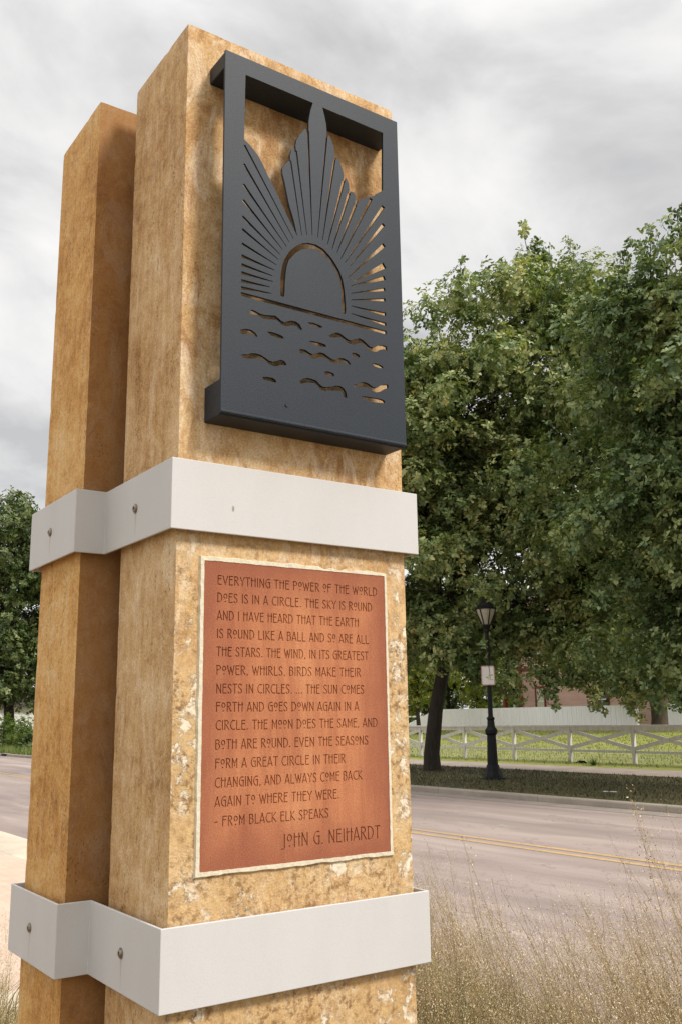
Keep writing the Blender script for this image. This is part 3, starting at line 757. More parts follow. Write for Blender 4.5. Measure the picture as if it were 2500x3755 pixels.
# ------------------------------------------------------------------ white rail fence with crossed braces
M_rail = NT('shade_greyed_white_paint'); _n=M_rail.noise(M_rail.coord((1,1,.3)),7,5,.7)  # white paint, with the tree shade put into its colour as grey
M_rail.base(M_rail.ramp(_n,[(.3,(.52,.495,.455)),(.7,(.72,.69,.65))])); M_rail=M_rail.m
fx = 23.1
fence = empty('rail_fence', (fx,20,.12), 'long white painted rail fence with crossed braces between its posts along the far walk', 'fence')
def fbuild(mb, name):
    o = mb.build(name, M_rail, fence); o.data.transform(Matrix.Translation((-fx,-20,-.12))); return o
fy = [4.82+2.53*i for i in range(13)]
zb = .18
for y in fy:
    m = MB().box(fx-.05,fx+.05,y-.055,y+.055,zb-.1,zb+1.10); fbuild(m,'post')
m = MB().box(fx-.09,fx+.09,fy[0]-.1,fy[-1]+.1,zb+1.10,zb+1.155); m.box(fx-.028,fx+.022,fy[0],fy[-1],zb+.985,zb+1.098); fbuild(m,'top_rail')
for z0 in (.32,):
    m = MB().box(fx-.02,fx+.02,fy[0],fy[-1],zb+z0,zb+z0+.075); fbuild(m,'lower_rail')
for a, b in zip(fy, fy[1:]):
    m = MB().bar((fx-.03,a+.05,zb+.97),(fx-.03,b-.05,zb+.45),.115,.03,(1,0,0)); m.bar((fx+.03,a+.05,zb+.45),(fx+.03,b-.05,zb+.97),.115,.03,(1,0,0)); fbuild(m,'cross_brace')
# thin wire grid added over the bottom half, standing in for greyish shade
m = MB()
for i in range(int((fy[-1]-fy[0])/.10)):
    y = fy[0]+i*.10; m.bar((fx+.045,y,zb),(fx+.045,y,zb+.46),.006,.006,(1,0,0))
for k in range(6): m.bar((fx+.05,fy[0],zb+.02+k*.085),(fx+.05,fy[-1],zb+.02+k*.085),.006,.006)
fbuild(m,'shade_wires')

# ------------------------------------------------------------------ white board fences behind the lawn
M_white = NT('white_board_paint'); _n=M_white.noise(M_white.coord((1,3,.25)),2.5,5,.6)
M_white.base(M_white.ramp(_n,[(.3,(.82,.80,.82)),(.7,(.93,.91,.94))])); M_white=M_white.m
def board_fence(ya, yb, z0, ztop, label, x=38.0):
    r = empty('board_fence', (x,(ya+yb)/2,z0), label, 'fence')
    m = MB(); y = ya; i = 0; c = (ya+yb)/2
    while y < yb-.02:
        zt = ztop(y)+.012*noise.noise((y*3,0,0))
        if zt > z0+.1: m.box(-.02+.004*(i%2), .002, y-c, min(y+.148,yb)-c, -.05, zt-z0)
        y += .16; i += 1
    m.build('panel', M_white, r)
    m = MB().box(.006,.05,ya-c,yb-c,.18,.27); m.box(.006,.05,ya-c,yb-c,.72,.81); m.build('rail', M_white, r)
    for k in range(int((yb-ya)/2.4)+1):
        yy = min(ya+k*2.4+.06, yb-.06); MB().box(.052,.15,yy-c-.05,yy-c+.05,-.05,1.0).build('post', M_white, r)
    return r
board_fence(29.15, 47.6, .93, lambda y: 2.10 if y < 44.2 else 2.10-(y-44.2)*.30, 'long white vertical board fence in front of the pink house')
board_fence(20.0, 27.35, .93, lambda y: 2.13, 'short white vertical board fence to the right of the gap with the thick trunk')

# ------------------------------------------------------------------ pink clapboard house
M_red = simple('dark_red_trim', (.20,.035,.028), .6, .2, 4)
t = NT('pink_clapboard'); n=t.noise(t.coord((1,.6,3)),1.5,5,.6)
t.base(t.ramp(n,[(.3,(.58,.37,.31)),(.7,(.68,.455,.39))])); t.b.inputs['Roughness'].default_value=.7; M_pink=t.m
M_glass = NT('window_glass'); M_glass.b.inputs['Base Color'].default_value=(.10,.12,.11,1); M_glass.b.inputs['Roughness'].default_value=.12; M_glass.b.inputs['Specular IOR Level'].default_value=.6; M_glass=M_glass.m
M_blind = simple('window_blind', (.62,.60,.48), .8, .1, 3)
M_roof = simple('roof_shingle', (.10,.085,.08), .9, .3, 5, bump=.5)
hx, hy0, hy1, hz, ht = 45.0, 26.0, 43.9, .95, 8.2
house = empty('clapboard_house', (hx,hy1,hz), 'two storey pink clapboard house with dark red trim behind the white board fence', 'house')
def hb(mb, name, mat, par=None):
    o = mb.build(name, mat, par or house); o.data.transform(Matrix.Translation((-hx,-hy1,-hz))); return o
m = MB().box(hx,hx+9,hy0,hy1,hz-.2,hz+ht)
z = hz
while z < hz+ht-.1:       # lapped boards, each tilted a little
    n = len(m.v); m.v += [(hx-.035,hy0,z),(hx-.035,hy1,z),(hx-.004,hy1,z+.115),(hx-.004,hy0,z+.115),(hx-.001,hy0,z),(hx-.001,hy1,z)]
    m.f += [(n,n+3,n+2,n+1),(n,n+1,n+5,n+4)]; z += .115
hb(m,'wall',M_pink)
for y in (hy1+.005, hy0-.135):
    hb(MB().box(hx-.06,hx+.08,y-.14,y+.13 if y>hy0 else y+.13,hz-.2,hz+ht),'corner_board',M_red)
hb(MB().box(hx-.07,hx-.038,hy0,hy1-.14,hz+3.55,hz+3.75),'belt_board',M_red)
for y0, y1, z0, z1, blind in ((41.85,42.5,1.75,3.35,1),(36.75,37.45,1.75,3.35,0),(37.55,38.3,5.3,6.9,0),(41.85,42.5,5.3,6.9,1),(31.6,32.4,1.75,3.35,1)):
    f = MB()
    f.box(hx-.075,hx-.03,y0-.13,y0,z0-.1,z1+.14); f.box(hx-.075,hx-.03,y1,y1+.13,z0-.1,z1+.14); f.box(hx-.075,hx-.03,y0,y1,z1,z1+.14); f.box(hx-.09,hx-.03,y0,y1,z0-.1,z0)
    w = hb(f,'window',M_red)
    hb(MB().box(hx-.045,hx-.037,y0,y1,z0,z1),'pane',M_blind if blind else M_glass,w)
    hb(MB().box(hx-.06,hx-.047,y0,y1,(z0+z1)/2-.03,(z0+z1)/2+.03),'sash',M_white,w)
m = MB(); ro=.5
m.v += [(hx-ro,hy0-ro,hz+ht),(hx+9+ro,hy0-ro,hz+ht),(hx+9+ro,hy1+ro,hz+ht),(hx-ro,hy1+ro,hz+ht),(hx+4.5,hy0+4,hz+ht+2.6),(hx+4.5,hy1-4,hz+ht+2.6)]
m.f += [(0,1,4),(1,2,5,4),(2,3,5),(3,0,4,5),(3,2,1,0)]
hb(m,'roof',M_roof)
# porch at the far end with a red post
m = MB().box(hx-.1,hx+.12,45.34,45.56,hz-.2,hz+2.6); hb(m,'porch_post',M_red)
m = MB().box(hx-.3,hx+5,hy1+.02+.13,45.75,hz+2.6,hz+2.85); hb(m,'porch_roof',M_roof)

# ------------------------------------------------------------------ street lamp and its sign
M_iron = simple('black_cast_iron', (.008,.008,.009), .6, .3, 30, spec=.25, bump=.3, bscale=70)
M_lglass = NT('frosted_lamp_glass'); M_lglass.b.inputs['Base Color'].default_value=(.60,.55,.44,1); M_lglass.b.inputs['Roughness'].default_value=.35
M_lglass.b.inputs['Transmission Weight'].default_value=.35; M_lglass=M_lglass.m
lamp = empty('street_lamp', (16.08,16.17,.11), 'black cast iron street lamp with an acorn lantern standing on the verge', 'street lamp')
MB().lathe([(.30,0),(.30,.05),(.24,.07),(.22,.14),(.19,.20),(.165,.30),(.15,.36)],0,0,8).build('base',M_iron,lamp)
MB().lathe([(.135,.36),(.112,1.08),(.112,1.10)],0,0,24,flute=.10).build('shaft',M_iron,lamp)
MB().lathe([(.12,1.08),(.15,1.12),(.155,1.20),(.13,1.24),(.10,1.28),(.085,1.44),(.10,1.47),(.10,1.50),(.068,1.53)],0,0,20).build('collar',M_iron,lamp)
MB().lathe([(.062,1.50),(.055,2.6),(.05,3.62),(.075,3.66),(.06,3.70),(.09,3.76),(.105,3.79)],0,0,14).build('pole',M_iron,lamp)
la = MB(); la.lathe([(.10,3.79),(.11,3.83)],0,0,16); la.lathe([(.26,4.22),(.27,4.25),(.20,4.30),(.16,4.38),(.08,4.42),(.05,4.50),(.03,4.54),(.045,4.57),(.01,4.62)],0,0,16)
for k in range(6):
    a = R(60*k+12); la.bar((.108*math.cos(a),.108*math.sin(a),3.82),(.262*math.cos(a),.262*math.sin(a),4.23),.022,.022)
lan = la.build('lantern',M_iron,lamp)
MB().lathe([(.085,3.831),(.16,4.0),(.215,4.13),(.235,4.218)],0,0,20).build('glass',M_lglass,lan)
sc = Vector((15.95,16.06,2.65))
sgn = empty('parking_sign', sc, 'small white metal sign with a red border fixed to the lamp post', 'sign')
sgn.rotation_euler = (0,0,R(-38.5))
M_sign = simple('sign_white', (.74,.70,.66), .5, .06, 6); M_sred = simple('sign_red', (.45,.07,.06), .5, .1, 6)
def rrect(w,h,r,n=5):
    p=[]
    for cx,cz,a0 in ((w/2-r,h/2-r,0),(-w/2+r,h/2-r,90),(-w/2+r,-h/2+r,180),(w/2-r,-h/2+r,270)):
        p += [(cx+r*math.cos(R(a0+90*i/n)), cz+r*math.sin(R(a0+90*i/n))) for i in range(n+1)]
    return p
m=MB(); o_=rrect(.33,.48,.04); n=len(o_)
m.v=[(x,-.004,z) for x,z in o_]+[(x,.0,z) for x,z in o_]; m.f=[tuple(range(n))[::-1],tuple(range(n,2*n))]+[(k,(k+1)%n,n+(k+1)%n,n+k) for k in range(n)]
m.build('plate',M_sign,sgn)
m=MB(); a=rrect(.318,.468,.036); b=rrect(.296,.446,.028)
m.v=[(x,-.0065,z) for x,z in a]+[(x,-.0065,z) for x,z in b]; m.f=[(k,n+k,n+(k+1)%n,(k+1)%n)[::-1] for k in range(n)]
m.build('border',M_sred,sgn)
for z in (-.16,.12): MB().box(-.02,.02,.001,.06,z,z+.04).build('bracket',M_iron,sgn)

# ------------------------------------------------------------------ trees
def bark(name, col):
    t = NT(name); n=t.noise(t.coord((6,6,1)),2.2,6,.7,.4); g=t.noise(t.coord((20,20,4)),1.5,4,.7)
    t.base(t.ramp(n,[(.3,tuple(v*.55 for v in col)),(.7,tuple(v*1.3 for v in col))])); t.normal(t.bump(g,.9,.03)); t.b.inputs['Roughness'].default_value=.9; return t.m
M_bark = bark('oak_bark', (.045,.036,.028))
M_bark2 = bark('brown_bark', (.13,.10,.075))
def leaf_mat(name, stops, spec=.36, trans=.20):
    t = NT(name); g = t.n('ShaderNodeNewGeometry')
    big = t.noise(t.coord(), .95, 4, .6)
    f = t.math('ADD', t.math('MULTIPLY', g.outputs['Random Per Island'], .50), t.math('MULTIPLY', t.ramp(big,[(.36,0),(.66,1)]), .50))
    c = t.ramp(f, stops)
    t.base(c); t.b.inputs['Roughness'].default_value=.42; t.b.inputs['Specular IOR Level'].default_value=spec
    tr = t.n('ShaderNodeBsdfTranslucent'); t.l(t.mix(1, c, (1.3,1.35,.5), 'MULTIPLY'), tr.inputs['Color'])
    ms = t.n('ShaderNodeMixShader'); ms.inputs[0].default_value = trans
    o = t.t.nodes['Material Output']; t.l(t.b.outputs[0], ms.inputs[1]); t.l(tr.outputs[0], ms.inputs[2]); t.l(ms.outputs[0], o.inputs['Surface'])
    return t.m
M_oak = leaf_mat('oak_leaf', [(0,(.042,.078,.026)),(.25,(.115,.175,.060)),(.50,(.225,.290,.108)),(.75,(.42,.44,.185)),(1,(.66,.60,.26))])
M_oak2 = leaf_mat('dark_oak_leaf', [(0,(.038,.072,.026)),(.35,(.105,.162,.060)),(.65,(.210,.275,.105)),(1,(.50,.50,.20))])
M_light = leaf_mat('yellow_green_leaf', [(0,(.09,.12,.018)),(.5,(.16,.19,.028)),(1,(.30,.27,.05))], .3, .4)
M_dark = leaf_mat('dense_leaf', [(0,(.038,.066,.022)),(.4,(.090,.132,.044)),(.75,(.165,.205,.075)),(1,(.34,.34,.13))])

def leaves(centers, radii, dens, size, squash=.68, shell=.40, rs=None, per=6):
    """leaf clumps: sprays of lobed leaves round twig tips, spread through each clump and thinner at its rim"""
    g = rs or nrg
    V = []
    for (c, r) in zip(centers, radii):
        n = max(1, int(dens*r*r/per))
        d = g.normal(0,1,(n,3)); d /= np.linalg.norm(d,axis=1)[:,None]
        rad = r*(g.uniform(0,1,n)**shell)*(1+.16*g.normal(0,1,n))
        p = np.asarray(c)+d*rad[:,None]*np.array([1,1,squash])
        ax = d*.9+np.array([0,0,.55])+g.normal(0,.38,(n,3)); ax /= np.linalg.norm(ax,axis=1)[:,None]
        u = np.cross(ax, g.normal(0,1,(n,3))); u /= np.linalg.norm(u,axis=1)[:,None]; w = np.cross(ax,u)
        for k in range(per):
            t = 2*np.pi*(k+g.uniform(-.25,.25,n))/per; ct, st = np.cos(t)[:,None], np.sin(t)[:,None]
            tilt = g.uniform(-.15,.75,n)[:,None]
            a = u*ct+w*st; a = a+ax*tilt; a /= np.linalg.norm(a,axis=1)[:,None]
            s_ = -u*st+w*ct; nr = np.cross(a,s_)
            L = size*g.uniform(.65,1.3,n)[:,None]; Wd = L*g.uniform(.24,.34,n)[:,None]
            o = p+ax*g.uniform(-.05,.05,n)[:,None]
            q = np.stack([o+a*L*.06, o+a*L*.55-s_*Wd+nr*L*.07, o+a*L-nr*L*.12, o+a*L*.60+s_*Wd+nr*L*.07],1)
            V.append(q.reshape(-1,3))
    V = np.concatenate(V); F = np.arange(len(V)).reshape(-1,4)
    return V, F

def tree(name, base, blobs, trunk_r, label, cat, group, leafm, barkm, dens=330, size=.13, clump=(.55,1.05), sprigs=(), nclump=1.0, trunk_top=.62, lean=(0,0), seed=1, limbs=True, root_flare=1.35, droops=()):
    rs = np.random.default_rng(seed); rr = random.Random(seed)
    root = empty(name, base, label, cat, group)
    B = Vector(base)
    cen = [Vector(b[:3]) for b in blobs]
    top = max(c.z+b[3] for c, b in zip(cen, blobs))
    mid = sum(cen, Vector())/len(cen)
    # clumps on and inside the envelope
    C, Rd = [], []
    for c, b in zip(cen, blobs):
        r = b[3]; k = int(nclump*5.0*r*r)
        for i in range(k):
            d = Vector(rs.normal(0,1,3)).normalized()
            cr = rr.uniform(*clump)
            rad = r*(rr.random()**.42)
            p = c+Vector((d.x*rad, d.y*rad, d.z*rad*.95))
            C.append(p); Rd.append(cr*(1.0 if rad > r*.5 else 1.15))
    # trunk, limbs and branches: one skeleton
    m = MB()
    tz = B.z+(top-B.z)*trunk_top
    hub = Vector((B.x+(mid.x-B.x)*.75+lean[0], B.y+(mid.y-B.y)*.75+lean[1], tz))
    tp = [B+Vector((0,0,-.1)), B+Vector((0,0,.12)), B+Vector((0,0,.5))]
    tr = [trunk_r*root_flare, trunk_r*1.12, trunk_r]
    n0 = Vector((0,0,0))
    for i in range(1,8):
        f = i/7
        p = (B+Vector((0,0,.5))).lerp(hub, f); p.x += .18*noise.noise((seed,f*3,0)); p.y += .18*noise.noise((0,f*3,seed))
        tp.append(p); tr.append(trunk_r*(1-.72*f))
    m.tube(tp, tr, 12)
    def along(f):
        i = 2+f*7; k = min(int(i), len(tp)-2); return tp[k].lerp(tp[k+1], i-k), tr[k]
    if limbs:
        for ci, (c, b) in enumerate(zip(cen, blobs)):
            f = min(.97, max(.30, (c.z-1.2*b[3]-B.z)/(tz-B.z)*.9))
            s, r0 = along(f)
            mid_ = s.lerp(c, .5)+Vector((rr.uniform(-.3,.3), rr.uniform(-.3,.3), rr.uniform(.1,.7)))
            r1 = r0*.48
            m.tube([s, s.lerp(mid_,.5)+Vector((0,0,.1)), mid_, c], [r1, r1*.8, r1*.62, r1*.30], 7)
            pts = [p for p, q in zip(C, Rd) if (p-c).length < b[3]*1.02]
            for p in pts[::2]:
                s2 = mid_.lerp(c, rr.uniform(.35,1))
                k = s2.lerp(p,.55)+Vector((rr.uniform(-.2,.2), rr.uniform(-.2,.2), rr.uniform(-.1,.25)))
                m.tube([s2, k, p], [r1*.24, r1*.15, .010], 4, cap=False)
    # upright leaders above the crown, with leaf tufts up their length
    for (p, ln) in sprigs:
        p = Vector(p); bs = p-Vector((rr.uniform(-.25,.25), rr.uniform(-.25,.25), ln)); 
        m.tube([bs, bs.lerp(p,.5)+Vector((rr.uniform(-.08,.08),0,0)), p], [.03,.018,.006], 5)
        for i in range(9):
            f = i/8; C.append(bs.lerp(p,f)+Vector((rr.uniform(-1,1),rr.uniform(-1,1),0))*(.42*(1-f)+.05)); Rd.append(.42*(1-f*.62))
    for (a_, b_, r_) in droops:
        a_ = Vector(a_); b_ = Vector(b_); k_ = a_.lerp(b_,.5)+Vector((0,0,.12)); nn = 7 if r_ > .2 else 3
        m.tube([a_, k_, b_], [.022,.014,.004], 5, cap=False)
        for i in range(nn):
            f = i/(nn-1); q = a_.lerp(k_,f*2) if f < .5 else k_.lerp(b_,f*2-1)
            C.append(q+Vector((rr.uniform(-1,1),rr.uniform(-1,1),rr.uniform(-.5,.2)))*r_*.6*(1-f)); Rd.append(r_*(1-.55*f))
    tk = m.build('trunk', barkm, root, smooth=True); tk.data.transform(Matrix.Translation(-B))
    V, F = leaves([tuple(c) for c in C], Rd, dens, size, rs=rs)
    mesh_np('crown', V-np.array(B), F, leafm, root)
    return root

oak1 = [(17.02,17.65,10.73,3.4),(18.4,16.66,13.0,2.3),(16.6,18.3,10.9,2.0),(16.81,19.3,7.37,3.2),(17.95,16.64,7.6,3.2),(19.98,15.72,10.2,2.5),(19.91,15.49,6.9,2.7),(17.05,18.65,5.2,2.1),(18.5,17.0,4.9,1.9),(20.4,15.9,4.5,1.6),(15.64,20.44,9.8,3),(16.09,21.8,7.2,3),(18.8,21.5,9.5,3.2),(20.5,18.8,9,3),(16.6,19.0,4.0,1.5),(18.2,17.6,3.9,1.4),(19.3,16.8,3.9,1.5),(19.9,15.3,3.5,1.3),(17.2,21.6,4.3,1.6),(20.6,14.9,5.2,1.9),(16.4,20.9,3.9,1.3),(19.6,14.9,11.9,1.9),(19.5,14.4,10.2,2.0),(19.2,14.3,8.3,2.0),(19.3,15.4,12.6,1.5),(16.4,19.2,10.4,1.8),(16.5,19.1,8.6,2.2),(19.2,15.0,5.6,1.8),(19.2,18.0,10.8,2.2),(18.6,18.6,9.0,2.2)]
tree('oak_tree', (17.7,20.46,.116), oak1, .235, 'broad oak tree whose slim dark trunk stands beside the street lamp', 'tree', 'oak trees on the verge', M_oak, M_bark, seed=3, dens=900, nclump=.62, clump=(.5,1.10), size=.138,
     droops=[((15.3,15.4,3.3),(15.06,15.03,2.50),.13),((16.0,16.9,5.2),(15.55,15.42,4.45),.24),((19.2,15.9,2.7),(19.3,15.4,1.75),.42),((18.3,16.4,2.8),(18.2,16.0,1.95),.40),((19.9,14.9,2.6),(19.8,14.6,1.60),.50),((20.2,14.2,3.0),(20.3,13.8,1.9),.6),((17.3,18.0,3.2),(17.2,17.8,2.6),.5)],
     sprigs=[((16.75,17.3,14.75),2.0),((17.15,17.1,14.3),1.8),((18.15,16.1,15.75),2.6),((18.55,15.9,15.3),1.8),((18.85,15.75,15.1),2.0),((19.40,15.38,15.35),2.5),((19.85,15.24,14.6),2.2),((16.3,17.95,13.0),1.5),((15.75,18.4,12.2),1.5),((17.7,16.6,14.6),1.6)])
oak2 = [(15.7,9.7,9.5,2.1),(15.6,10.5,8.9,1.6),(15.6,9.9,6.9,2.3),(16.3,8.9,8.3,2.7),(17,8.1,9.2,2.7),(17.4,8.8,5.9,2.9),(16.4,10.4,5.0,1.9),(15.7,10.7,5.9,1.6),(18.4,7.7,7.2,2.9),(18.2,8.6,4.8,1.9),(17.2,10.6,7.2,2.0),(17.6,6.2,7.4,2.8),(17.3,10.9,4.3,1.6),(16.2,10.9,4.2,1.3),(16.9,9.9,3.6,1.3),(18.2,10.2,3.6,1.5),(17.0,11.7,3.3,1.0),(18.0,12.9,3.8,1.3),(16.6,11.0,3.0,.9),(17.6,11.9,8.6,2.2),(17.9,11.6,11.0,1.6)]
tree('oak_tree', (17.6,8.6,.116), oak2, .24, 'dark oak tree filling the right edge with its trunk out of view', 'tree', 'oak trees on the verge', M_oak2, M_bark, seed=5, size=.122, dens=980, nclump=.64, clump=(.5,1.05),
     droops=[((16.9,11.9,2.9),(16.9,11.75,1.85),.45),((16.5,10.9,2.7),(16.45,10.8,1.75),.45)],
     sprigs=[((14.75,9.75,11.4),1.9),((15.0,9.5,11.6),2.0),((15.42,9.12,12.0),2.2),((14.6,9.95,11.1),1.4),((14.5,10.2,10.6),1.5),((15.6,8.94,12.1),2.1),((15.2,9.3,11.3),1.8)])
tree('shade_tree', (39.3,28.75,.95), [(39,29,10,3.4),(41,31,8,3.2),(39,26.5,7.6,3.0),(42,27,10,3.4),(38.2,29.8,4.2,1.9),(40,33,10.5,3.0),(37.8,25.8,4.4,1.8),(38.6,32.2,5.0,2.0)], .46,
     'big tree with a thick brown trunk standing in the gap between the white board fences', 'tree', None, M_dark, M_bark2, dens=190, size=.25, clump=(.8,1.4), nclump=.7, seed=8)
tree('maple_tree', (33.5,40.5,.72), [(33.5,40.5,5.6,2.1),(32.9,39.9,3.9,1.5),(34.4,39.6,4.3,1.5),(33.2,42,4.6,1.7),(34,41.5,3.0,1.3),(33.2,40,2.9,1.2),(34.4,41,7,1.9)], .12,
     'small yellow green tree on the lawn behind the oak trunk', 'tree', None, M_light, M_bark, dens=210, size=.17, clump=(.5,.8), seed=9)
tree('maple_tree', (41.5,44.3,.95), [(41.5,44.3,5.4,2.0),(40.9,43.6,4.0,1.5),(42,45.2,4.2,1.6),(41.6,45.2,2.8,1.3),(41.2,43.4,3.1,1.2),(41,45,6.8,1.8),(41.2,42.9,5.2,1.4)], .13,
     'yellow green tree behind the white fence by the left corner of the pink house', 'tree', None, M_light, M_bark, dens=190, size=.18, clump=(.5,.8), seed=12)
bk = [(54+x,62+y,z,r) for x,y,z,r in ((-3,3,6,4.5),(2,-2,5.5,4.5),(-4,6,9,4.5),(5,-4,8,4.8),(0,0,11,4.5),(8,-7,5.5,4.5),(-6,8,5,4.2),(10,-9,9,4.5),(-5,5,2.8,3.2),(0,1,2.6,3.2),(4,-4,2.6,3.2),(8,-7,2.8,3.2),(-9,9,3.0,3.2))]
tree('shade_tree', (54,62,.95), bk, .35, 'broad distant tree filling the gap between the oak trunk and the pink house', 'tree', None, M_dark, M_bark, dens=70, size=.33, clump=(1,1.8), nclump=.45, seed=14)
lft = [(16.32,60.16,13.4,3),(14.41,61.8,12.6,3.0),(16.37,61.28,9.83,3.4),(14.25,62.29,7.4,3.0),(17.53,61.48,6.4,2.6),(19.2,61.2,12.9,3.6),(19.8,62.2,7.6,3.4),(12.6,66.1,10.7,3.8),(16.8,61,4.9,2.5),(14.4,62,4.9,2.5),(18.6,60.8,4.6,2.3)]
tree('shade_tree', (17.3,62.4,.1), lft, .38, 'tall dark tree seen at the left edge beyond the road', 'tree', None, M_dark, M_bark, dens=190, size=.24, clump=(.7,1.25), nclump=1.0, seed=17)

# ------------------------------------------------------------------ far left: shrubs, white wall, gabled house
def shrub(loc, r, h, label, mat, seed):
    rs = np.random.default_rng(seed); root = empty('shrub', loc, label, 'shrub', 'shrubs along the far side of the road')
    C = [(rs.normal(0,r*.35), rs.normal(0,r*.35), h*rs.uniform(.15,.85)) for _ in range(14)]
    V, F = leaves(C, [r*.5]*14, 420/(r*r*.25)*.35, .13, squash=1.0, rs=rs); V[:,2] = np.maximum(V[:,2], .02)
    mesh_np('foliage', V, F, mat, root)
    m = MB()
    for c in C[:8]: m.tube([(c[0]*.2,c[1]*.2,0),(c[0]*.6,c[1]*.6,c[2]*.5),c], [.03,.02,.008], 5, cap=False)
    m.build('stem', M_bark, root)
M_bush = leaf_mat('bush_leaf', [(0,(.06,.10,.02)),(.5,(.11,.165,.03)),(1,(.21,.25,.05))], .3, .35)
for i,(x,y,r,h,lab,mt) in enumerate([(15.6,56.5,1.1,2.0,'bright green tallest shrub behind the far kerb at the left edge',M_bush),(15.9,54.2,1.0,1.6,'mid green rounded shrub close to the rear pillar beyond the road',M_bush),(15.4,51.8,.8,1.0,'low dark green shrub on the verge just left of the rear pillar',M_dark)]):
    shrub((x,y,.116), r, h, lab, mt, 30+i)
tag(blades('grass', 5000, (13.55,15.8,44,60), None, .35, .018, blade_mat('tall_grass_blades',[(0,(.08,.12,.02)),(.6,(.14,.19,.04)),(1,(.24,.24,.08))])), 'longer green grass below the shrubs at the left edge', 'grass')
M_offw = simple('off_white_siding', (.66,.66,.63), .7, .08, 1.5)
sh = empty('white_shed', (24,81,.1), 'low white walled building behind the shrubs at the left edge', 'building')
MB().box(-4,4,-5.5,9,0,1.0).build('foundation', simple('grey_wood',(.30,.29,.25),.8,.2,3), sh)
MB().box(-4,4,-5.5,9,1.003,2.75).build('wall', M_offw, sh)
m=MB(); m.v=[(-4.4,-6,2.75),(4.4,-6,2.75),(4.4,9.4,2.75),(-4.4,9.4,2.75),(0,-6,4.3),(0,9.4,4.3)]; m.f=[(0,1,4),(1,2,5,4),(2,3,5),(3,0,4,5),(3,2,1,0)]
m.build('roof', M_roof, sh)
hs = empty('brick_building', (21.5,112,.1), 'distant pinkish brick house glimpsed under the tree at the left edge', 'building')
MB().box(-4,5,-4,5,0,5.2).build('wall', simple('pale_brick',(.40,.25,.20),.85,.15,6), hs)
m=MB(); m.v=[(-4.4,-4.4,5.2),(5.4,-4.4,5.2),(5.4,5.4,5.2),(-4.4,5.4,5.2),(.5,-4.4,7.6),(.5,5.4,7.6)]; m.f=[(0,1,4),(1,2,5,4),(2,3,5),(3,0,4,5),(3,2,1,0)]
m.build('roof', M_roof, hs)
wh = empty('white_house', (33.5,60.5,.9), 'small white house behind the oak trunk, past the sloping end of the board fence', 'house')
MB().box(-3,5,-4,4,-.3,3.2).build('wall', M_offw, wh)
m=MB(); m.v=[(-3.4,-4.4,3.2),(5.4,-4.4,3.2),(5.4,4.4,3.2),(-3.4,4.4,3.2),(1,-4.4,5.4),(1,4.4,5.4)]; m.f=[(0,1,4),(1,2,5,4),(2,3,5),(3,0,4,5),(3,2,1,0)]
m.build('roof', M_roof, wh)
_w = MB().box(-.9,.0,-4.06,-4.01,1.2,2.4).build('window', M_red, wh); MB().box(-.8,-.1,-4.075,-4.062,1.3,2.3).build('pane', M_glass, _w)

# small things on the far side
MB().box(0,0,0,0,0,0)
dr = empty('drain_inlet', (13.27,48.9,.0), 'dark iron storm drain opening in the far kerb at the left edge', 'drain')
MB().box(-.02,.05,-.35,.35,.02,.105).build('opening', M_iron, dr); MB().box(-.03,.2,-.45,.45,.125,.145).build('cover', M_curb, dr)
cl = MB().tube([(0,-.20,.02),(0,-.1,.03),(0,.08,.035),(0,.22,.015)], [.03,.065,.06,.02], 7).build('clod', simple('dark_clod',(.012,.011,.009),.9,.3,20), loc=(22.85,19.35,.16))
tag(cl, 'dark lump of debris lying at the foot of a fence post', 'debris')
M_weed = blade_mat('weed_leaf', [(0,(.05,.10,.02)),(1,(.12,.19,.04))])
def weed(x, y, z, s, lab):
    n = 60; V = np.empty((n,3,3)); a = nrg.uniform(0,2*np.pi,n); l = s*nrg.uniform(.5,1.1,n); t_ = nrg.uniform(.3,1.2,n)
    tip = np.c_[np.cos(a)*l*np.sin(t_), np.sin(a)*l*np.sin(t_), l*np.cos(t_)]; w = np.c_[-np.sin(a), np.cos(a), a*0]*.02
    V[:,0] = tip*.05-w; V[:,1] = tip*.05+w; V[:,2] = tip
    o = mesh_np('weed', V.reshape(-1,3), np.arange(3*n).reshape(-1,3), M_weed); o.location=(x,y,z); tag(o, lab, 'weed')
weed(22.4,18.45,.13,.32,'green weed tuft at the edge of the far walk')
lt = MB().box(-.05,.05,-.14,.14,0,.012).build('paper_scrap', simple('litter_white',(.72,.70,.66),.8,.05,5), loc=(14.9,11.55,.125)); lt.rotation_euler=(0,0,.35)
tag(lt, 'thin white scrap of litter lying on the dark verge', 'litter')

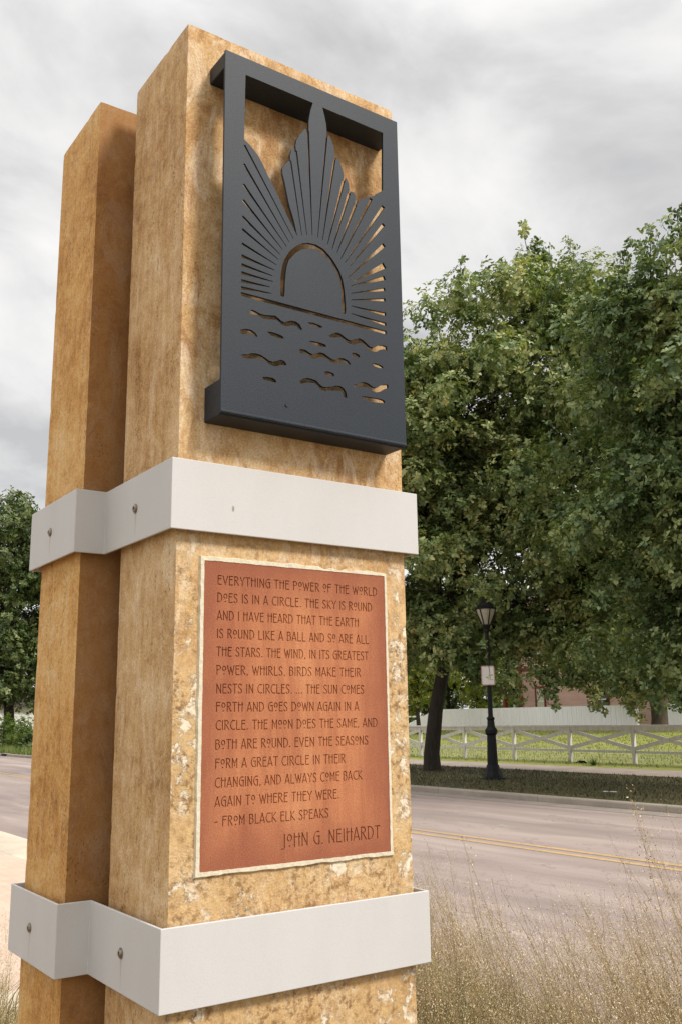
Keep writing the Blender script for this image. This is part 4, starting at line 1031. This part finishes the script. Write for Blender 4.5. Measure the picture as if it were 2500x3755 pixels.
# ------------------------------------------------------------------ airy grasses round the monument
t = NT('dry_grass_stem'); g=t.n('ShaderNodeNewGeometry'); t.base(t.ramp(g.outputs['Random Per Island'],[(0,(.15,.095,.035)),(.5,(.28,.195,.085)),(.8,(.38,.295,.135)),(1,(.24,.215,.075))])); t.b.inputs['Roughness'].default_value=.6; M_stem=t.m
t = NT('grass_seed'); g=t.n('ShaderNodeNewGeometry'); c=t.ramp(g.outputs['Random Per Island'],[(0,(.38,.265,.135)),(.45,(.54,.41,.235)),(.8,(.68,.56,.37)),(1,(.80,.72,.55))]); t.base(c); t.b.inputs['Roughness'].default_value=.6
M_seed=t.m
def stalks(specs, seeds_per, rs, r0=.0013, seed_size=.0052, spread=.085):
    """specs: (base, length, lean vector) -> stem triangles-prisms and seeds on hair-thin panicle branches"""
    SV, SF, QV = [], [], []
    nb = 0
    for base, L, lean in specs:
        P = []
        N = 7
        for i in range(N+1):
            f = i/N; P.append(Vector(base)+Vector((lean[0]*f**1.6, lean[1]*f**1.6, L*f*(1-.10*f*(lean[0]**2+lean[1]**2)))))
        for i, p in enumerate(P):
            r = r0*(1-.75*i/N)
            for k in range(3): SV.append((p.x+r*math.cos(2.1*k), p.y+r*math.sin(2.1*k), p.z))
        for i in range(N):
            for k in range(3):
                a = nb+i*3+k; b = nb+i*3+(k+1)%3; SF.append((a,b,b+3,a+3))
        nb += (N+1)*3
        n = int(seeds_per*rs.uniform(.5,1.4))
        f = 1-rs.uniform(0,1,n)**.9*.60
        idx = f*N; i0 = np.minimum(idx.astype(int),N-1); fr = idx-i0
        PA = np.array([tuple(p) for p in P]); c = PA[i0]*(1-fr)[:,None]+PA[i0+1]*fr[:,None]
        a = rs.uniform(0,2*np.pi,n); sp = spread*rs.uniform(.1,1.15,n)*(.25+1.5*(1-f))
        c = c+np.c_[np.cos(a)*sp, np.sin(a)*sp, sp*rs.uniform(.1,1.3,n)]
        d = rs.normal(0,1,(n,3)); d[:,2] = np.abs(d[:,2])+.4; d /= np.linalg.norm(d,axis=1)[:,None]
        w = np.cross(d, rs.normal(0,1,(n,3))); w /= np.linalg.norm(w,axis=1)[:,None]
        l = seed_size*rs.uniform(.6,1.3,n)[:,None]
        QV.append(np.stack([c-d*l*.5, c+w*l*.26, c+d*l*.5, c-w*l*.26],1).reshape(-1,3))
        # panicle branchlets
        for j in range(0, n, 9):
            q0 = P[min(N-1,int(i0[j]))]; q1 = c[j]
            SV += [(q0.x,q0.y,q0.z),(q0.x+.0006,q0.y,q0.z),(q1[0]+.0003,q1[1],q1[2]),(q1[0],q1[1],q1[2])]; SF.append((nb,nb+1,nb+2,nb+3)); nb += 4
    return np.array(SV), np.array(SF), np.concatenate(QV)
rs = np.random.default_rng(21)
clumps = []
for _ in range(92):
    x = rs.uniform(.95,2.66); y = rs.uniform(-1.0,3.3); clumps.append((x,y,rs.uniform(.68,1.0),14))
for _ in range(16):
    clumps.append((rs.uniform(1.6,2.6), rs.uniform(-.9,.4), rs.uniform(.95,1.15), 12))
for _ in range(16):
    clumps.append((rs.uniform(-.9,.55), rs.uniform(2.0,3.8), rs.uniform(.35,.85), 12))
for _ in range(6):
    clumps.append((rs.uniform(.72,1.1), rs.uniform(.1,1.6), rs.uniform(.45,.75), 14))
for q in np.linspace(3.5,5.3,9):
    clumps.append((-.835+.268*q+rs.normal(0,.05), -1.816+q, rs.uniform(.55,.95), 11))
specs = []
for x, y, h, n in clumps:
    for k in range(n):
        L = h*rs.uniform(.7,1.15); a = rs.uniform(0,2*np.pi); q = rs.uniform(.02,.30)*L
        specs.append(((x+rs.normal(0,.045), y+rs.normal(0,.045), GZ-.03), L, (math.cos(a)*q-.19*L, math.sin(a)*q+.14*L)))
SV, SF, QV = stalks(specs, 300, rs, seed_size=.0050, spread=.12)
gs = mesh_np('grass', SV, SF, M_stem); gs.data.materials.append(M_seed)
tag(gs, 'airy tan ornamental grass stems around the foot of the monument', 'grass', kind='stuff')
sd = mesh_np('grass', QV, np.arange(len(QV)).reshape(-1,4), M_seed)
tag(sd, 'haze of tiny straw coloured seed heads on the ornamental grass', 'grass', kind='stuff')
# basal blades
n = 13000; ci = rs.integers(0,len(clumps),n); cx = np.array([c[0] for c in clumps])[ci]+rs.normal(0,.12,n); cy = np.array([c[1] for c in clumps])[ci]+rs.normal(0,.12,n)
hh = rs.uniform(.20,.62,n)*np.array([c[2] for c in clumps])[ci]; a = rs.uniform(0,2*np.pi,n); ln = rs.normal(0,.42,(n,2))*hh[:,None]
zz = np.full(n,GZ-.03); w=.0032
V = np.empty((n,2,4,3)); dx=np.cos(a)*w; dy=np.sin(a)*w; mx=cx+ln[:,0]*.35; my=cy+ln[:,1]*.35; mz=zz+hh*.62
V[:,0,0]=np.c_[cx-dx,cy-dy,zz];V[:,0,1]=np.c_[cx+dx,cy+dy,zz];V[:,0,2]=np.c_[mx+dx*.8,my+dy*.8,mz];V[:,0,3]=np.c_[mx-dx*.8,my-dy*.8,mz]
V[:,1,0]=V[:,0,3];V[:,1,1]=V[:,0,2];V[:,1,2]=np.c_[cx+ln[:,0]+dx*.1,cy+ln[:,1]+dy*.1,zz+hh];V[:,1,3]=np.c_[cx+ln[:,0]-dx*.1,cy+ln[:,1]-dy*.1,zz+hh]
tag(mesh_np('grass', V.reshape(-1,3), np.arange(n*8).reshape(-1,4), blade_mat('basal_blades',[(0,(.14,.13,.04)),(.4,(.25,.205,.085)),(.7,(.36,.28,.13)),(1,(.20,.205,.06))])), 'olive and tan blades at the base of the ornamental grass', 'grass', kind='stuff')
# five tall plumes that stand clear of the rest
def plume(base, L, lean, ns, label):
    SV, SF, QV = stalks([((0,0,0), L, lean)], ns*3, rs, r0=.0016, seed_size=.0080, spread=.065)
    root = empty('grass_plume', base, label, 'grass plume', 'tall grass plumes in front of the road')
    mesh_np('stem', SV, SF, M_stem, root); mesh_np('seed_head', QV, np.arange(len(QV)).reshape(-1,4), M_seed, root)['kind'] = 'stuff'
PL = [((1.78,.10,.07),1.36,(-.13,.12),150,'tallest grass plume, its seed head rising in front of the far kerb'),
      ((2.02,-.06,.07),1.24,(-.10,.12),140,'leaning grass plume just right of the tallest one'),
      ((2.14,-.42,.07),1.22,(-.03,.05),140,'bushy upright grass plume near the right edge of the frame'),
      ((1.66,.62,.07),1.19,(-.22,.16),110,'thin grass plume leaning left over the yellow centre lines'),
      ((1.42,.72,.07),1.14,(-.24,.12),80,'sparse short grass plume nearest the pillar')]
for p in PL: plume(*p)
